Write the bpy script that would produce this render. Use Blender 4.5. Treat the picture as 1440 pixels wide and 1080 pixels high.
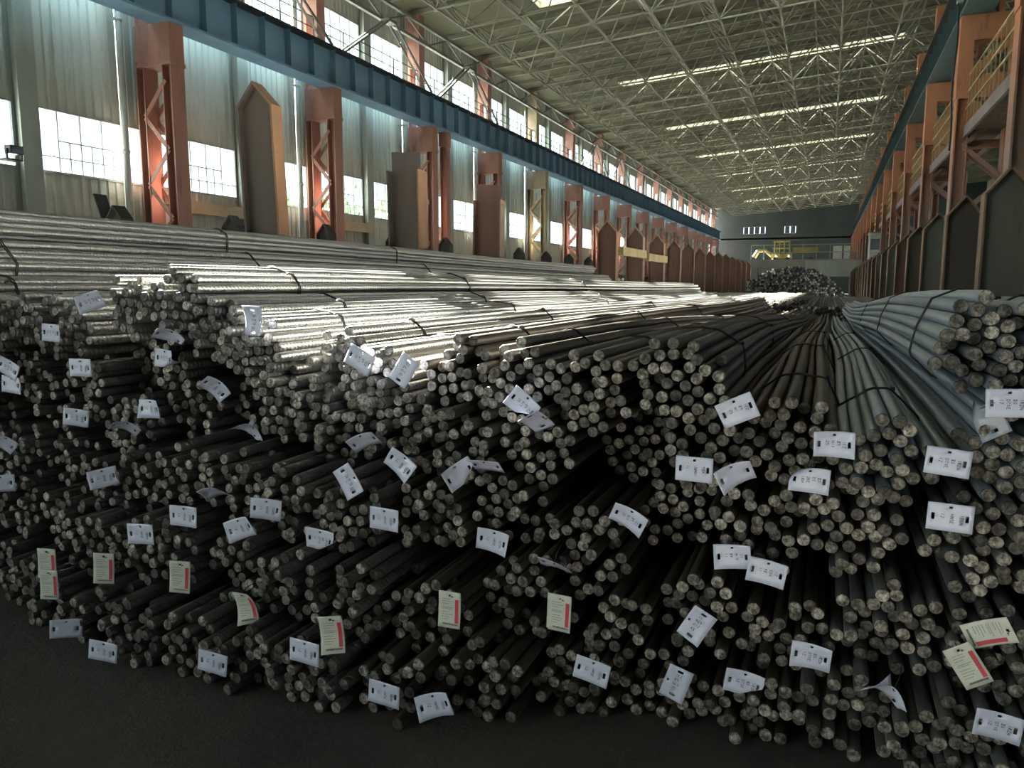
import bpy, math, random
import numpy as np
from mathutils import Vector, Matrix, Euler

for o in list(bpy.data.objects):
    bpy.data.objects.remove(o)
SC = bpy.context.scene
COL = SC.collection
rnd = random.Random(11)

# ------------------------------------------------------------------ camera
PITCH, YAW, EYE = 7.49, 22.22, 1.3
cam_data = bpy.data.cameras.new('camera')
cam_data.sensor_width = 36
cam_data.lens = 27.0
cam_data.clip_start = 0.05
cam_data.clip_end = 600
cam = bpy.data.objects.new('camera', cam_data)
cam.location = (0, 0, EYE)
cam.rotation_euler = (math.radians(90 - PITCH), 0, math.radians(YAW))
COL.objects.link(cam)
SC.camera = cam

# ------------------------------------------------------------------ light
SC.view_settings.view_transform = 'Standard'
SC.view_settings.look = 'None'
SC.view_settings.gamma = 1.0
SC.view_settings.use_curve_mapping = False
SC.view_settings.exposure = 0.0
world = bpy.data.worlds.new('overcast_sky')
SC.world = world
world.use_nodes = True
bg = world.node_tree.nodes['Background']
bg.inputs['Color'].default_value = (0.70, 0.85, 1.0, 1)
bg.inputs['Strength'].default_value = 3.6
sun_data = bpy.data.lights.new('sun', 'SUN')
sun_data.energy = 480
sun_data.angle = math.radians(0.6)
sun_data.color = (1.0, 0.96, 0.86)
sun = bpy.data.objects.new('sun', sun_data)
SUN_DIR = Vector((1.0, -0.50, -0.62))
sun.rotation_euler = SUN_DIR.to_track_quat('-Z', 'Y').to_euler()
sun.location = (-40, 30, 30)
COL.objects.link(sun)
SC.cycles.max_bounces = 8
SC.cycles.diffuse_bounces = 5
SC.cycles.transparent_max_bounces = 16

# ------------------------------------------------------------------ the same camera as numbers (to read positions off the photograph)
_F = 1080.0
_ph, _th = math.radians(PITCH), math.radians(YAW)
_R = Vector((math.cos(_th), math.sin(_th), 0))
_f0 = Vector((-math.sin(_th), math.cos(_th), 0))
_Z = Vector((0, 0, 1))
_Fw = _f0 * math.cos(_ph) - _Z * math.sin(_ph)
_U = _f0 * math.sin(_ph) + _Z * math.cos(_ph)
_C = Vector((0, 0, EYE))
def at(px, py, Y):
    d = _Fw + _R * ((px - 720) / _F) + _U * ((540 - py) / _F)
    return _C + d * (Y / d.y)
def to_px(p):
    d = Vector(p) - _C
    z = d.dot(_Fw)
    return 720 + _F * d.dot(_R) / z, 540 - _F * d.dot(_U) / z, z

# ------------------------------------------------------------------ materials
def ramp2(nt, fac, c0, c1, p0=0.3, p1=0.7):
    r = nt.nodes.new('ShaderNodeValToRGB')
    r.color_ramp.elements[0].color = (*c0, 1); r.color_ramp.elements[0].position = p0
    r.color_ramp.elements[1].color = (*c1, 1); r.color_ramp.elements[1].position = p1
    nt.links.new(fac, r.inputs['Fac'])
    return r.outputs['Color']
def noise(nt, scale, coord=None, detail=4, rough=0.6):
    n = nt.nodes.new('ShaderNodeTexNoise')
    n.inputs['Scale'].default_value = scale
    n.inputs['Detail'].default_value = detail
    n.inputs['Roughness'].default_value = rough
    if coord is not None:
        nt.links.new(coord, n.inputs['Vector'])
    return n.outputs['Fac']
def coords(nt, kind='Object', scale=None):
    t = nt.nodes.new('ShaderNodeTexCoord')
    out = t.outputs[kind]
    if scale:
        m = nt.nodes.new('ShaderNodeMapping')
        m.inputs['Scale'].default_value = scale
        nt.links.new(out, m.inputs['Vector'])
        out = m.outputs['Vector']
    return out
def world_pos(nt, scale=None):
    g = nt.nodes.new('ShaderNodeNewGeometry')
    out = g.outputs['Position']
    if scale:
        m = nt.nodes.new('ShaderNodeMapping')
        m.inputs['Scale'].default_value = scale
        nt.links.new(out, m.inputs['Vector'])
        out = m.outputs['Vector']
    return out
def mathn(nt, op, a, b=None, c=None):
    n = nt.nodes.new('ShaderNodeMath'); n.operation = op
    for i, v in enumerate((a, b, c)):
        if v is None: continue
        if isinstance(v, (int, float)): n.inputs[i].default_value = v
        else: nt.links.new(v, n.inputs[i])
    return n.outputs[0]
def mixc(nt, fac, a, b, mode='MIX'):
    n = nt.nodes.new('ShaderNodeMix'); n.data_type = 'RGBA'; n.blend_type = mode
    for s, v in ((n.inputs[0], fac), (n.inputs[6], a), (n.inputs[7], b)):
        if isinstance(v, (int, float)): s.default_value = v
        elif isinstance(v, tuple): s.default_value = (*v, 1)
        else: nt.links.new(v, s)
    return n.outputs[2]
def base_mat(name, rough=0.6, metal=0.0, spec=0.5):
    m = bpy.data.materials.new(name); m.use_nodes = True
    b = m.node_tree.nodes['Principled BSDF']
    b.inputs['Roughness'].default_value = rough
    b.inputs['Metallic'].default_value = metal
    b.inputs['Specular IOR Level'].default_value = spec
    return m, m.node_tree, b
def bump(nt, b, height, strength=0.3, dist=0.01):
    n = nt.nodes.new('ShaderNodeBump')
    n.inputs['Strength'].default_value = strength
    n.inputs['Distance'].default_value = dist
    nt.links.new(height, n.inputs['Height'])
    nt.links.new(n.outputs['Normal'], b.inputs['Normal'])
def painted(name, c0, c1, rust=None, scale=2.0, rough=0.6, metal=0.0, streak=(1, 1, 0.25), p=(0.35, 0.7)):
    m, nt, b = base_mat(name, rough, metal)
    pos = world_pos(nt, streak)
    c = ramp2(nt, noise(nt, scale, pos), c0, c1, *p)
    if rust:
        f = ramp2(nt, noise(nt, scale * 3.1, pos, 6, 0.7), (0, 0, 0), (1, 1, 1), 0.56, 0.68)
        c = mixc(nt, f, c, rust)
    nt.links.new(c, b.inputs['Base Color'])
    return m
def flat(name, c, rough=0.6, metal=0.0, var=0.15, scale=6):
    return painted(name, tuple(x * (1 - var) for x in c), tuple(min(1, x * (1 + var)) for x in c), None, scale, rough, metal, (1, 1, 1))

M = {}
M['orange'] = painted('orange_paint', (0.33, 0.13, 0.062), (0.43, 0.185, 0.09), (0.2, 0.10, 0.065), 1.6)
def dust_below(m, z0, z1, c):
    nt = m.node_tree; b = nt.nodes['Principled BSDF']
    src = b.inputs['Base Color'].links[0].from_socket
    sp = nt.nodes.new('ShaderNodeSeparateXYZ'); nt.links.new(world_pos(nt), sp.inputs[0])
    h = mathn(nt, 'ADD', sp.outputs['Z'], mathn(nt, 'MULTIPLY_ADD', noise(nt, 1.2, world_pos(nt, (1, 1, .4))), 2.0, -1.0))
    mr = nt.nodes.new('ShaderNodeMapRange'); nt.links.new(h, mr.inputs['Value'])
    mr.inputs['From Min'].default_value = z1; mr.inputs['From Max'].default_value = z0
    mr.inputs['To Max'].default_value = 0.75
    nt.links.new(mixc(nt, mr.outputs[0], src, c), b.inputs['Base Color'])
dust_below(M['orange'], 3.2, 5.2, (0.27, 0.21, 0.18))
M['orange_red'] = painted('faded_red_oxide_paint', (0.24, 0.115, 0.088), (0.32, 0.155, 0.118), (0.17, 0.095, 0.072), 1.4)
M['buff'] = painted('dusty_buff_paint', (0.27, 0.22, 0.15), (0.36, 0.28, 0.18), (0.2, 0.12, 0.07), 1.4)
M['teal'] = painted('blue_grey_girder_paint', (0.095, 0.185, 0.28), (0.135, 0.24, 0.34), None, 1.2, 0.55)
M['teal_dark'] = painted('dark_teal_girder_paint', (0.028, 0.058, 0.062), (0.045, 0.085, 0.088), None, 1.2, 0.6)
M['wall'] = painted('grey_green_wall_sheet', (0.31, 0.33, 0.285), (0.42, 0.44, 0.385), (0.27, 0.26, 0.21), 0.9, 0.7, 0, (1, 1, 0.15))
M['post_grey'] = painted('grey_green_post_paint', (0.20, 0.225, 0.20), (0.27, 0.30, 0.27), None, 1.5)
M['steel_dark'] = painted('dull_grey_bracing', (0.10, 0.105, 0.095), (0.16, 0.16, 0.145), None, 1.5)
M['pipe'] = painted('pale_pipe', (0.26, 0.27, 0.255), (0.36, 0.36, 0.34), None, 1.5)
M['roof'] = painted('olive_roof_sheet', (0.105, 0.108, 0.068), (0.165, 0.165, 0.10), (0.08, 0.078, 0.05), 0.6, 0.75, 0, (1, 0.3, 1))
M['tube'] = painted('olive_grey_truss_paint', (0.19, 0.19, 0.145), (0.28, 0.28, 0.21), None, 0.8, 0.6, 0, (1, 1, 1))
M['frame'] = flat('grey_window_bar', (0.24, 0.26, 0.26), 0.6)
M['rust'] = painted('rusty_steel', (0.105, 0.056, 0.042), (0.165, 0.088, 0.062), (0.07, 0.046, 0.036), 2.2, 0.75)
M['rust_green'] = painted('greenish_rusty_web', (0.10, 0.105, 0.082), (0.155, 0.155, 0.12), (0.13, 0.085, 0.055), 1.6, 0.75)
M['rust_lit'] = painted('orange_lit_flange', (0.20, 0.10, 0.05), (0.28, 0.145, 0.075), (0.15, 0.105, 0.075), 2.4, 0.7)  # brighter orange: light falling on the right flange is put into its colour
M['rust_edge'] = painted('worn_rusty_flange', (0.16, 0.10, 0.065), (0.24, 0.155, 0.105), (0.09, 0.055, 0.04), 2.4, 0.7)
M['dark_rust'] = painted('dark_rusty_stake', (0.07, 0.058, 0.05), (0.11, 0.085, 0.07), None, 2.2, 0.8)
M['stake_black'] = painted('blackened_stake', (0.028, 0.027, 0.027), (0.05, 0.045, 0.042), None, 2.2, 0.8)
M['plank'] = painted('brown_deck_plank', (0.07, 0.05, 0.038), (0.12, 0.085, 0.06), None, 3, 0.8, 0, (6, 1, 1))
M['stringer'] = painted('dull_mauve_stringer', (0.13, 0.11, 0.105), (0.19, 0.16, 0.15), None, 2, 0.7)
M['yellow'] = painted('yellow_machine_paint', (0.22, 0.18, 0.05), (0.30, 0.25, 0.075), (0.13, 0.1, 0.04), 2.0)
M['rail_yellow'] = painted('worn_yellow_rail_paint', (0.27, 0.20, 0.095), (0.38, 0.29, 0.13), None, 3.0)
M['concrete'] = painted('dusty_concrete', (0.15, 0.15, 0.14), (0.22, 0.215, 0.2), None, 0.9, 0.85, 0, (1, 1, 1))
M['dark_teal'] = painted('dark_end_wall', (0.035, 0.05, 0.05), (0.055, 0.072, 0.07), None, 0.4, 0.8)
M['white_paint'] = flat('off_white_panel', (0.55, 0.57, 0.55), 0.6)
M['wire'] = flat('dark_tie_wire', (0.035, 0.033, 0.032), 0.5, 0.6)
M['ink'] = flat('blue_black_ink', (0.03, 0.035, 0.10), 0.7)
M['print_grey'] = flat('grey_print', (0.22, 0.24, 0.23), 0.7)
M['print_red'] = flat('red_band_print', (0.55, 0.06, 0.09), 0.5)
M['print_dark'] = flat('dark_print', (0.03, 0.035, 0.035), 0.7)
M['leaf'] = flat('tree_leaf', (0.06, 0.11, 0.04), 0.7, 0, 0.5, 2)
M['bark'] = flat('tree_bark', (0.09, 0.07, 0.05), 0.9)

# thin glass: mostly clear, a little mirror
m = bpy.data.materials.new('dusty_window_glass'); m.use_nodes = True
nt = m.node_tree; nt.nodes.remove(nt.nodes['Principled BSDF'])
tr = nt.nodes.new('ShaderNodeBsdfTransparent'); tr.inputs['Color'].default_value = (0.93, 0.95, 0.94, 1)
gl = nt.nodes.new('ShaderNodeBsdfGlossy'); gl.inputs['Roughness'].default_value = 0.08
mx = nt.nodes.new('ShaderNodeMixShader'); mx.inputs['Fac'].default_value = 0.07
nt.links.new(tr.outputs[0], mx.inputs[1]); nt.links.new(gl.outputs[0], mx.inputs[2])
nt.links.new(mx.outputs[0], nt.nodes['Material Output'].inputs['Surface'])
M['glass'] = m
# translucent roof light sheet
m = bpy.data.materials.new('translucent_roof_light'); m.use_nodes = True
nt = m.node_tree; nt.nodes.remove(nt.nodes['Principled BSDF'])
tl = nt.nodes.new('ShaderNodeBsdfTranslucent'); tl.inputs['Color'].default_value = (0.62, 0.64, 0.62, 1)
df = nt.nodes.new('ShaderNodeBsdfDiffuse'); df.inputs['Color'].default_value = (0.5, 0.5, 0.43, 1)
mx = nt.nodes.new('ShaderNodeMixShader'); mx.inputs['Fac'].default_value = 0.4
nt.links.new(tl.outputs[0], mx.inputs[1]); nt.links.new(df.outputs[0], mx.inputs[2])
nt.links.new(mx.outputs[0], nt.nodes['Material Output'].inputs['Surface'])
M['rooflight'] = m
m = bpy.data.materials.new('dirty_frosted_pane'); m.use_nodes = True
nt = m.node_tree; nt.nodes.remove(nt.nodes['Principled BSDF'])
tl = nt.nodes.new('ShaderNodeBsdfTranslucent'); tl.inputs['Color'].default_value = (0.03, 0.034, 0.036, 1)
nt.links.new(tl.outputs[0], nt.nodes['Material Output'].inputs['Surface'])
M['dirty_pane'] = m
# lamp
m = bpy.data.materials.new('lit_lamp'); m.use_nodes = True
b = m.node_tree.nodes['Principled BSDF']
b.inputs['Emission Color'].default_value = (1, 0.95, 0.85, 1); b.inputs['Emission Strength'].default_value = 6
M['lamp'] = m
# floor
m, nt, b = base_mat('dark_earth_floor', 0.85)
pos = world_pos(nt)
c = ramp2(nt, noise(nt, 1.3, pos, 8, 0.65), (0.030, 0.028, 0.025), (0.066, 0.060, 0.052), 0.35, 0.7)
nt.links.new(c, b.inputs['Base Color'])
bump(nt, b, noise(nt, 22, pos, 6, 0.7), 0.6, 0.02)
M['floor'] = m
M['ground'] = flat('pale_yard', (0.07, 0.075, 0.075), 0.9)

def bar_mat(name, c0, c1, rough, metal, rib):
    m, nt, b = base_mat(name, rough, metal)
    oi = nt.nodes.new('ShaderNodeObjectInfo')
    co = coords(nt, 'Object', (18, 1.2, 18))
    c = ramp2(nt, noise(nt, 2.0, co, 5, 0.65), c0, c1, 0.3, 0.72)
    v = mathn(nt, 'MULTIPLY_ADD', oi.outputs['Random'], 0.55, 0.72)
    c = mixc(nt, 1.0, c, (1, 1, 1), 'MULTIPLY')
    hs = nt.nodes.new('ShaderNodeHueSaturation'); nt.links.new(c, hs.inputs['Color']); nt.links.new(v, hs.inputs['Value'])
    nt.links.new(hs.outputs['Color'], b.inputs['Base Color'])
    if rib:
        uv = nt.nodes.new('ShaderNodeUVMap')
        sp = nt.nodes.new('ShaderNodeSeparateXYZ'); nt.links.new(uv.outputs['UV'], sp.inputs[0])
        ph = mathn(nt, 'MULTIPLY_ADD', sp.outputs['X'], 1.0, sp.outputs['Y'])
        s = mathn(nt, 'SINE', mathn(nt, 'MULTIPLY', ph, 2 * math.pi))
        s = mathn(nt, 'MAXIMUM', s, -0.25)
        bump(nt, b, s, 0.45, 0.003)
    else:
        bump(nt, b, noise(nt, 60, coords(nt, 'Object', (1, 0.2, 1)), 4, 0.7), 0.25, 0.002)
    return m
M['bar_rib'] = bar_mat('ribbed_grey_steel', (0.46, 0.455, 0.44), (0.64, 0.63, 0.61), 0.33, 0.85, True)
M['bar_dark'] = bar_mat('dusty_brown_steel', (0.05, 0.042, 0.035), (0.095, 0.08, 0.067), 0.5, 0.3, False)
M['bar_blue'] = bar_mat('blue_grey_steel', (0.34, 0.385, 0.42), (0.50, 0.555, 0.60), 0.40, 0.55, False)  # paler blue-grey tone for the upper bundles on the right
M['bar_rib_shaded'] = bar_mat('shaded_ribbed_steel', (0.11, 0.108, 0.105), (0.19, 0.186, 0.18), 0.42, 0.5, True)  # darker copy of the ribbed steel, with the shade inside the heap in its colour
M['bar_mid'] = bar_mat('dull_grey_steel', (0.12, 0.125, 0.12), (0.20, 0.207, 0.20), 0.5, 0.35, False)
# sheared bar ends
m, nt, b = base_mat('sheared_bar_end', 0.5, 0.25)
oi = nt.nodes.new('ShaderNodeObjectInfo')
co = nt.nodes.new('ShaderNodeVectorMath'); co.operation = 'ADD'
sc_ = nt.nodes.new('ShaderNodeVectorMath'); sc_.operation = 'SCALE'
cb = nt.nodes.new('ShaderNodeCombineXYZ')
nt.links.new(oi.outputs['Random'], cb.inputs[0]); nt.links.new(oi.outputs['Random'], cb.inputs[2])
nt.links.new(cb.outputs[0], sc_.inputs[0]); sc_.inputs['Scale'].default_value = 37
nt.links.new(coords(nt, 'Object'), co.inputs[0]); nt.links.new(sc_.outputs[0], co.inputs[1])
n1 = noise(nt, 55, co.outputs[0], 5, 0.7)
c = ramp2(nt, n1, (0.04, 0.036, 0.033), (0.50, 0.47, 0.43), 0.42, 0.64)
w = nt.nodes.new('ShaderNodeTexWave'); w.inputs['Scale'].default_value = 26; w.inputs['Distortion'].default_value = 5
nt.links.new(co.outputs[0], w.inputs['Vector'])
c = mixc(nt, mathn(nt, 'MULTIPLY', w.outputs['Fac'], 0.5), c, (0.13, 0.11, 0.09))
hs = nt.nodes.new('ShaderNodeHueSaturation'); nt.links.new(c, hs.inputs['Color'])
nt.links.new(mathn(nt, 'MULTIPLY_ADD', mathn(nt, 'POWER', oi.outputs['Random'], 1.7), 1.15, 0.28), hs.inputs['Value'])
nt.links.new(hs.outputs['Color'], b.inputs['Base Color'])
bump(nt, b, n1, 0.5, 0.004)
M['bar_end'] = m
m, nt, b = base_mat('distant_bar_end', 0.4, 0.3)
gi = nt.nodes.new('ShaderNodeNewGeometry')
nt.links.new(ramp2(nt, gi.outputs['Random Per Island'], (0.05, 0.05, 0.05), (0.55, 0.56, 0.56), 0.35, 0.95), b.inputs['Base Color'])  # some ends much paler at random: glints put into the colour
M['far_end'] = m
def card_mat(name, c, rough):
    m, nt, b = base_mat(name, rough, 0, 0.6)
    pos = coords(nt, 'Object')
    cc = ramp2(nt, noise(nt, 14, pos, 5, 0.6), tuple(x * 0.86 for x in c), c, 0.3, 0.6)
    nt.links.new(cc, b.inputs['Base Color'])
    return m
M['card'] = card_mat('glossy_white_card', (0.64, 0.67, 0.86), 0.22)
M['card_grey'] = card_mat('crumpled_grey_film', (0.30, 0.34, 0.42), 0.2)
M['label'] = card_mat('pale_green_white_label', (0.62, 0.64, 0.58), 0.45)

# ------------------------------------------------------------------ mesh building
class MB:
    def __init__(self):
        self.v, self.f, self.m, self.sm, self.uv = [], [], [], [], {}
    def quad_faces(self, n0, faces, mat=0, smooth=False):
        for f in faces:
            self.f.append([n0 + i for i in f]); self.m.append(mat); self.sm.append(smooth)
    def box(self, c, s, R=None, mat=0):
        n = len(self.v); c = Vector(c)
        for x in (-.5, .5):
            for y in (-.5, .5):
                for z in (-.5, .5):
                    p = Vector((x * s[0], y * s[1], z * s[2]))
                    if R is not None: p = R @ p
                    self.v.append(c + p)
        self.quad_faces(n, [(0, 1, 3, 2), (4, 6, 7, 5), (0, 4, 5, 1), (2, 3, 7, 6), (0, 2, 6, 4), (1, 5, 7, 3)], mat)
        return self
    def bx(self, x0, x1, y0, y1, z0, z1, mat=0):
        return self.box(((x0 + x1) / 2, (y0 + y1) / 2, (z0 + z1) / 2), (abs(x1 - x0), abs(y1 - y0), abs(z1 - z0)), None, mat)
    def bar(self, a, b, w, h=None, up=(0, 0, 1), mat=0):
        a, b = Vector(a), Vector(b); d = b - a; L = d.length; d.normalize()
        u = Vector(up)
        if abs(d.dot(u)) > .95: u = Vector((1, 0, 0))
        x = d.cross(u).normalized(); z = x.cross(d)
        R = Matrix((x, d, z)).transposed()
        return self.box((a + b) / 2, (w, L, h or w), R, mat)
    def tube(self, pts, r, n=8, mat=0, closed=False, caps=True):
        pts = [Vector(p) for p in pts]; N = len(pts); base = len(self.v)
        prev = None
        for i, p in enumerate(pts):
            if closed: d = pts[(i + 1) % N] - pts[i - 1]
            else: d = pts[min(i + 1, N - 1)] - pts[max(i - 1, 0)]
            d.normalize()
            if prev is None:
                x = d.orthogonal().normalized()
            else:
                x = (prev - d * prev.dot(d)).normalized()
            prev = x; y = d.cross(x)
            for k in range(n):
                a = 2 * math.pi * k / n
                self.v.append(p + (x * math.cos(a) + y * math.sin(a)) * r)
        for i in range(N if closed else N - 1):
            j = (i + 1) % N
            for k in range(n):
                l = (k + 1) % n
                self.f.append([base + i * n + k, base + i * n + l, base + j * n + l, base + j * n + k]); self.m.append(mat); self.sm.append(True)
        if caps and not closed:
            self.f.append([base + k for k in range(n)][::-1]); self.m.append(mat); self.sm.append(False)
            self.f.append([base + (N - 1) * n + k for k in range(n)]); self.m.append(mat); self.sm.append(False)
        return self
    def prism(self, poly, axis, a, b, mat=0):
        """poly: 2D outline; axis 'y': poly in (x,z), extruded a..b along y; 'x': poly in (y,z)"""
        n = len(self.v); k = len(poly)
        for t in (a, b):
            for (p, q) in poly:
                self.v.append(Vector((p, t, q)) if axis == 'y' else Vector((t, p, q)) if axis == 'x' else Vector((p, q, t)))
        self.f.append([n + i for i in range(k)]); self.m.append(mat); self.sm.append(False)
        self.f.append([n + k + i for i in range(k)][::-1]); self.m.append(mat); self.sm.append(False)
        for i in range(k):
            j = (i + 1) % k
            self.f.append([n + i, n + k + i, n + k + j, n + j]); self.m.append(mat); self.sm.append(False)
        return self
    def mesh(self, name, mats):
        me = bpy.data.meshes.new(name)
        me.from_pydata([tuple(v) for v in self.v], [], self.f)
        mats = mats if isinstance(mats, (list, tuple)) else [mats]
        for mm in mats: me.materials.append(mm)
        me.polygons.foreach_set('material_index', self.m)
        me.polygons.foreach_set('use_smooth', self.sm)
        me.update()
        return me
def link(name, me, parent=None, loc=None, rot=None, scale=None):
    o = bpy.data.objects.new(name, me); COL.objects.link(o)
    if parent is not None: o.parent = parent
    if loc is not None: o.location = loc
    if rot is not None: o.rotation_euler = rot
    if scale is not None: o.scale = scale
    return o
def build(mb, name, mats, parent=None, loc=None, rot=None):
    return link(name, mb.mesh(name, mats), parent, loc, rot)
def tag(o, label=None, cat=None, group=None, kind=None):
    if label: o['label'] = label
    if cat: o['category'] = cat
    if group: o['group'] = group
    if kind: o['kind'] = kind
    return o
def thing(name, label, cat, loc=(0, 0, 0), group=None, rot=None):
    return tag(link(name, None, None, loc, rot), label, cat, group)
def structure(name, label=None):
    o = link(name, None); o['kind'] = 'structure'
    if label: o['label'] = label
    return o
ORD = ['first', 'second', 'third', 'fourth', 'fifth', 'sixth', 'seventh', 'eighth', 'ninth', 'tenth', 'eleventh', 'twelfth', 'thirteenth', 'fourteenth', 'fifteenth',
       'sixteenth', 'seventeenth', 'eighteenth', 'nineteenth', 'twentieth', 'twenty-first', 'twenty-second', 'twenty-third', 'twenty-fourth', 'twenty-fifth', 'twenty-sixth']

BAY, Y0 = 6.15, 14.02
def roof_z(x): return 12.25 + 0.07 * x
YB, YE = -16.0, 109.0
XW = -15.0            # left wall
XR = 17.0             # right wall of the next bay

# ================================================================== setting
fl = build(MB().bx(XW - .2, XR, YB, YE, -.3, 0), 'floor', M['floor']); tag(fl, 'dark earth floor of the hall strewn with dust', kind='structure')
gr = build(MB().bx(-160, 160, -120, 260, -.6, -.32), 'ground', M['ground']); tag(gr, 'pale yard outside the hall', kind='structure')

# corrugated wall sheets, one part per half bay and level
def sheet_mesh(w, h, pitch=.22, dep=.035):
    b = MB(); n = int(round(w / pitch)); p = w / n; pts = []
    for i in range(n):
        y = i * p
        pts += [(0, y), (0, y + p * .55), (dep, y + p * .68), (dep, y + p * .87)]
    pts.append((0, w))
    for (x, y) in pts:
        b.v.append(Vector((x, y, 0))); b.v.append(Vector((x, y, h)))
    b.quad_faces(0, [(2 * i, 2 * i + 2, 2 * i + 3, 2 * i + 1) for i in range(len(pts) - 1)])
    k = len(b.v)
    for (x, y) in pts:
        b.v.append(Vector((x - .06, y, 0))); b.v.append(Vector((x - .06, y, h)))
    b.quad_faces(k, [(2 * i, 2 * i + 1, 2 * i + 3, 2 * i + 2) for i in range(len(pts) - 1)])
    return b.mesh('wall_sheet', M['wall'])
HB = BAY / 2
LEV = [(0, 3.55), (4.85, 8.2), (9.85, 11.25)]
sheets = [sheet_mesh(HB, b - a) for a, b in LEV]
wl = structure('wall_left', 'grey green corrugated wall with two long rows of windows')
k0, k1 = -5, 16
for k in range(k0 * 2, k1 * 2):
    y = Y0 + k * HB
    if y + HB > YE or y < YB: continue
    for me, (a, b) in zip(sheets, LEV):
        link('wall_sheet', me, wl, (XW, y, a))
# window sashes
def win_frame(w, h, cols, split, detail):
    b = MB(); t = .03
    b.bx(0, .07, 0, w, 0, .045).bx(0, .07, 0, w, h - .04, h).bx(0, .07, 0, t, 0, h).bx(0, .07, w - t, w, 0, h)
    for i in range(1, cols): b.bx(.01, .055, i * w / cols - .011, i * w / cols + .011, 0, h)
    if detail:
        y0, y1 = w / cols, w * (cols - 1) / cols
        b.bx(.01, .05, y0, y1, h * split - .012, h * split + .012)
        b.bx(.01, .05, 0, w, h * split * .5 - .01, h * split * .5 + .01)
        for i in range(1, cols - 1): b.bx(.01, .05, (i + .5) * w / cols - .01, (i + .5) * w / cols + .01, 0, h * split)
    return b.mesh('window_frame', M['frame'])
PW = .21                                              # half width of the post that stands between two windows
wW = HB - 2 * PW
low_frame = win_frame(wW, 1.3, 5, .52, True)
low_plain = win_frame(wW, 1.3, 5, .52, False)
top_frame = win_frame(wW, 1.65, 5, .52, False)
def pane_mesh(w, h): return MB().bx(-.004, .004, 0, w, 0, h).mesh('pane', M['glass'])
pane_low = pane_mesh(wW / 5 - .03, 1.2); pane_top = pane_mesh(wW / 5 - .03, 1.55)
pane_low_all = pane_mesh(wW - .06, 1.2); pane_top_all = pane_mesh(wW - .06, 1.55)
pier_low = MB().bx(-.06, .0, -PW, PW, 0, 1.3).mesh('wall_pier', M['wall'])
pier_top = MB().bx(-.06, .0, -PW, PW, 0, 1.65).mesh('wall_pier', M['wall'])
wn = 0
for k in range(k0 * 2, k1 * 2):
    y = Y0 + k * HB
    if y + HB > YE or y < YB: continue
    for z, fr, fp, p1, pa, pier in ((3.55, low_frame, low_plain, pane_low, pane_low_all, pier_low), (8.2, top_frame, top_frame, pane_top, pane_top_all, pier_top)):
        wn += 1
        near = 8 < y < 40
        w_ = structure('window_%d' % wn)
        w_.location = (XW, y + PW, z)
        link('window_frame', fr if near else fp, w_)
        if near:
            for i in range(5): link('pane', p1, w_, (.03, i * wW / 5 + .015, .05))
        else:
            link('pane', pa, w_, (.03, .03, .05))
        link('wall_pier', pier, wl, (XW, y, z))
# mid-bay wall posts and sill rails
mid = MB().bx(0, .18, -.14, .14, 0, 11.2).bx(.18, .22, -.2, .2, 0, 11.2).mesh('wall_post', M['post_grey'])
tn = 0
for k in range(-1, 16):
    tn += 1
    o = link('trim_%d' % tn, mid, None, (XW + .04, Y0 + k * BAY + HB, 0)); o['kind'] = 'structure'
for k in range(0, 3):
    tn += 1
    b = MB().bx(XW + .05, XW + .42, Y0 + k * BAY + .35, Y0 + k * BAY + HB - .2, 3.18, 3.3).bx(XW + .3, XW + .42, Y0 + k * BAY + .35, Y0 + k * BAY + HB - .2, 3.0, 3.18)
    o = build(b, 'trim_%d' % tn, M['buff']); o['kind'] = 'structure'

# roof: sheets between the roof lights, purlins under them
ce = structure('ceiling', 'olive corrugated roof deck on purlins, rising to the right')
sky_y = [27.5 + 12.3 * i for i in range(-1, 7)]
X0L, X1L = -10.3, 2.7
def slab(x0, x1, y0, y1, t=.06, mat='roof'):
    b = MB()
    return b.prism([(x0, roof_z(x0)), (x1, roof_z(x1)), (x1, roof_z(x1) + t), (x0, roof_z(x0) + t)], 'y', y0, y1).mesh('roof_sheet', M[mat])
ys = [YB] + [v for s in sky_y for v in (s - .45, s + .45) if YB < v < YE] + [YE]
edges = []
cur = YB
for s in sky_y:
    if s - .45 <= YB: continue
    link('roof_sheet', slab(XW - .3, XR + .3, cur, s - .45), ce)
    link('roof_sheet', slab(XW - .3, X0L, s - .45, s + .45), ce)
    link('roof_sheet', slab(X1L, XR + .3, s - .45, s + .45), ce)
    cur = s + .45
link('roof_sheet', slab(XW - .3, XR + .3, cur, YE), ce)
pl = MB()
for i in range(120):
    pass
sl = math.atan(.07)
purl = MB().bx(0, 32.2, -.05, .05, -.16, 0).mesh('purlin', M['tube'])
y = YB + .7
while y < YE:
    if all(abs(y - s) > .5 for s in sky_y):
        link('purlin', purl, ce, (XW - .1, y, roof_z(XW - .1) - .005), (0, -sl, 0))
    y += 1.5375
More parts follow.
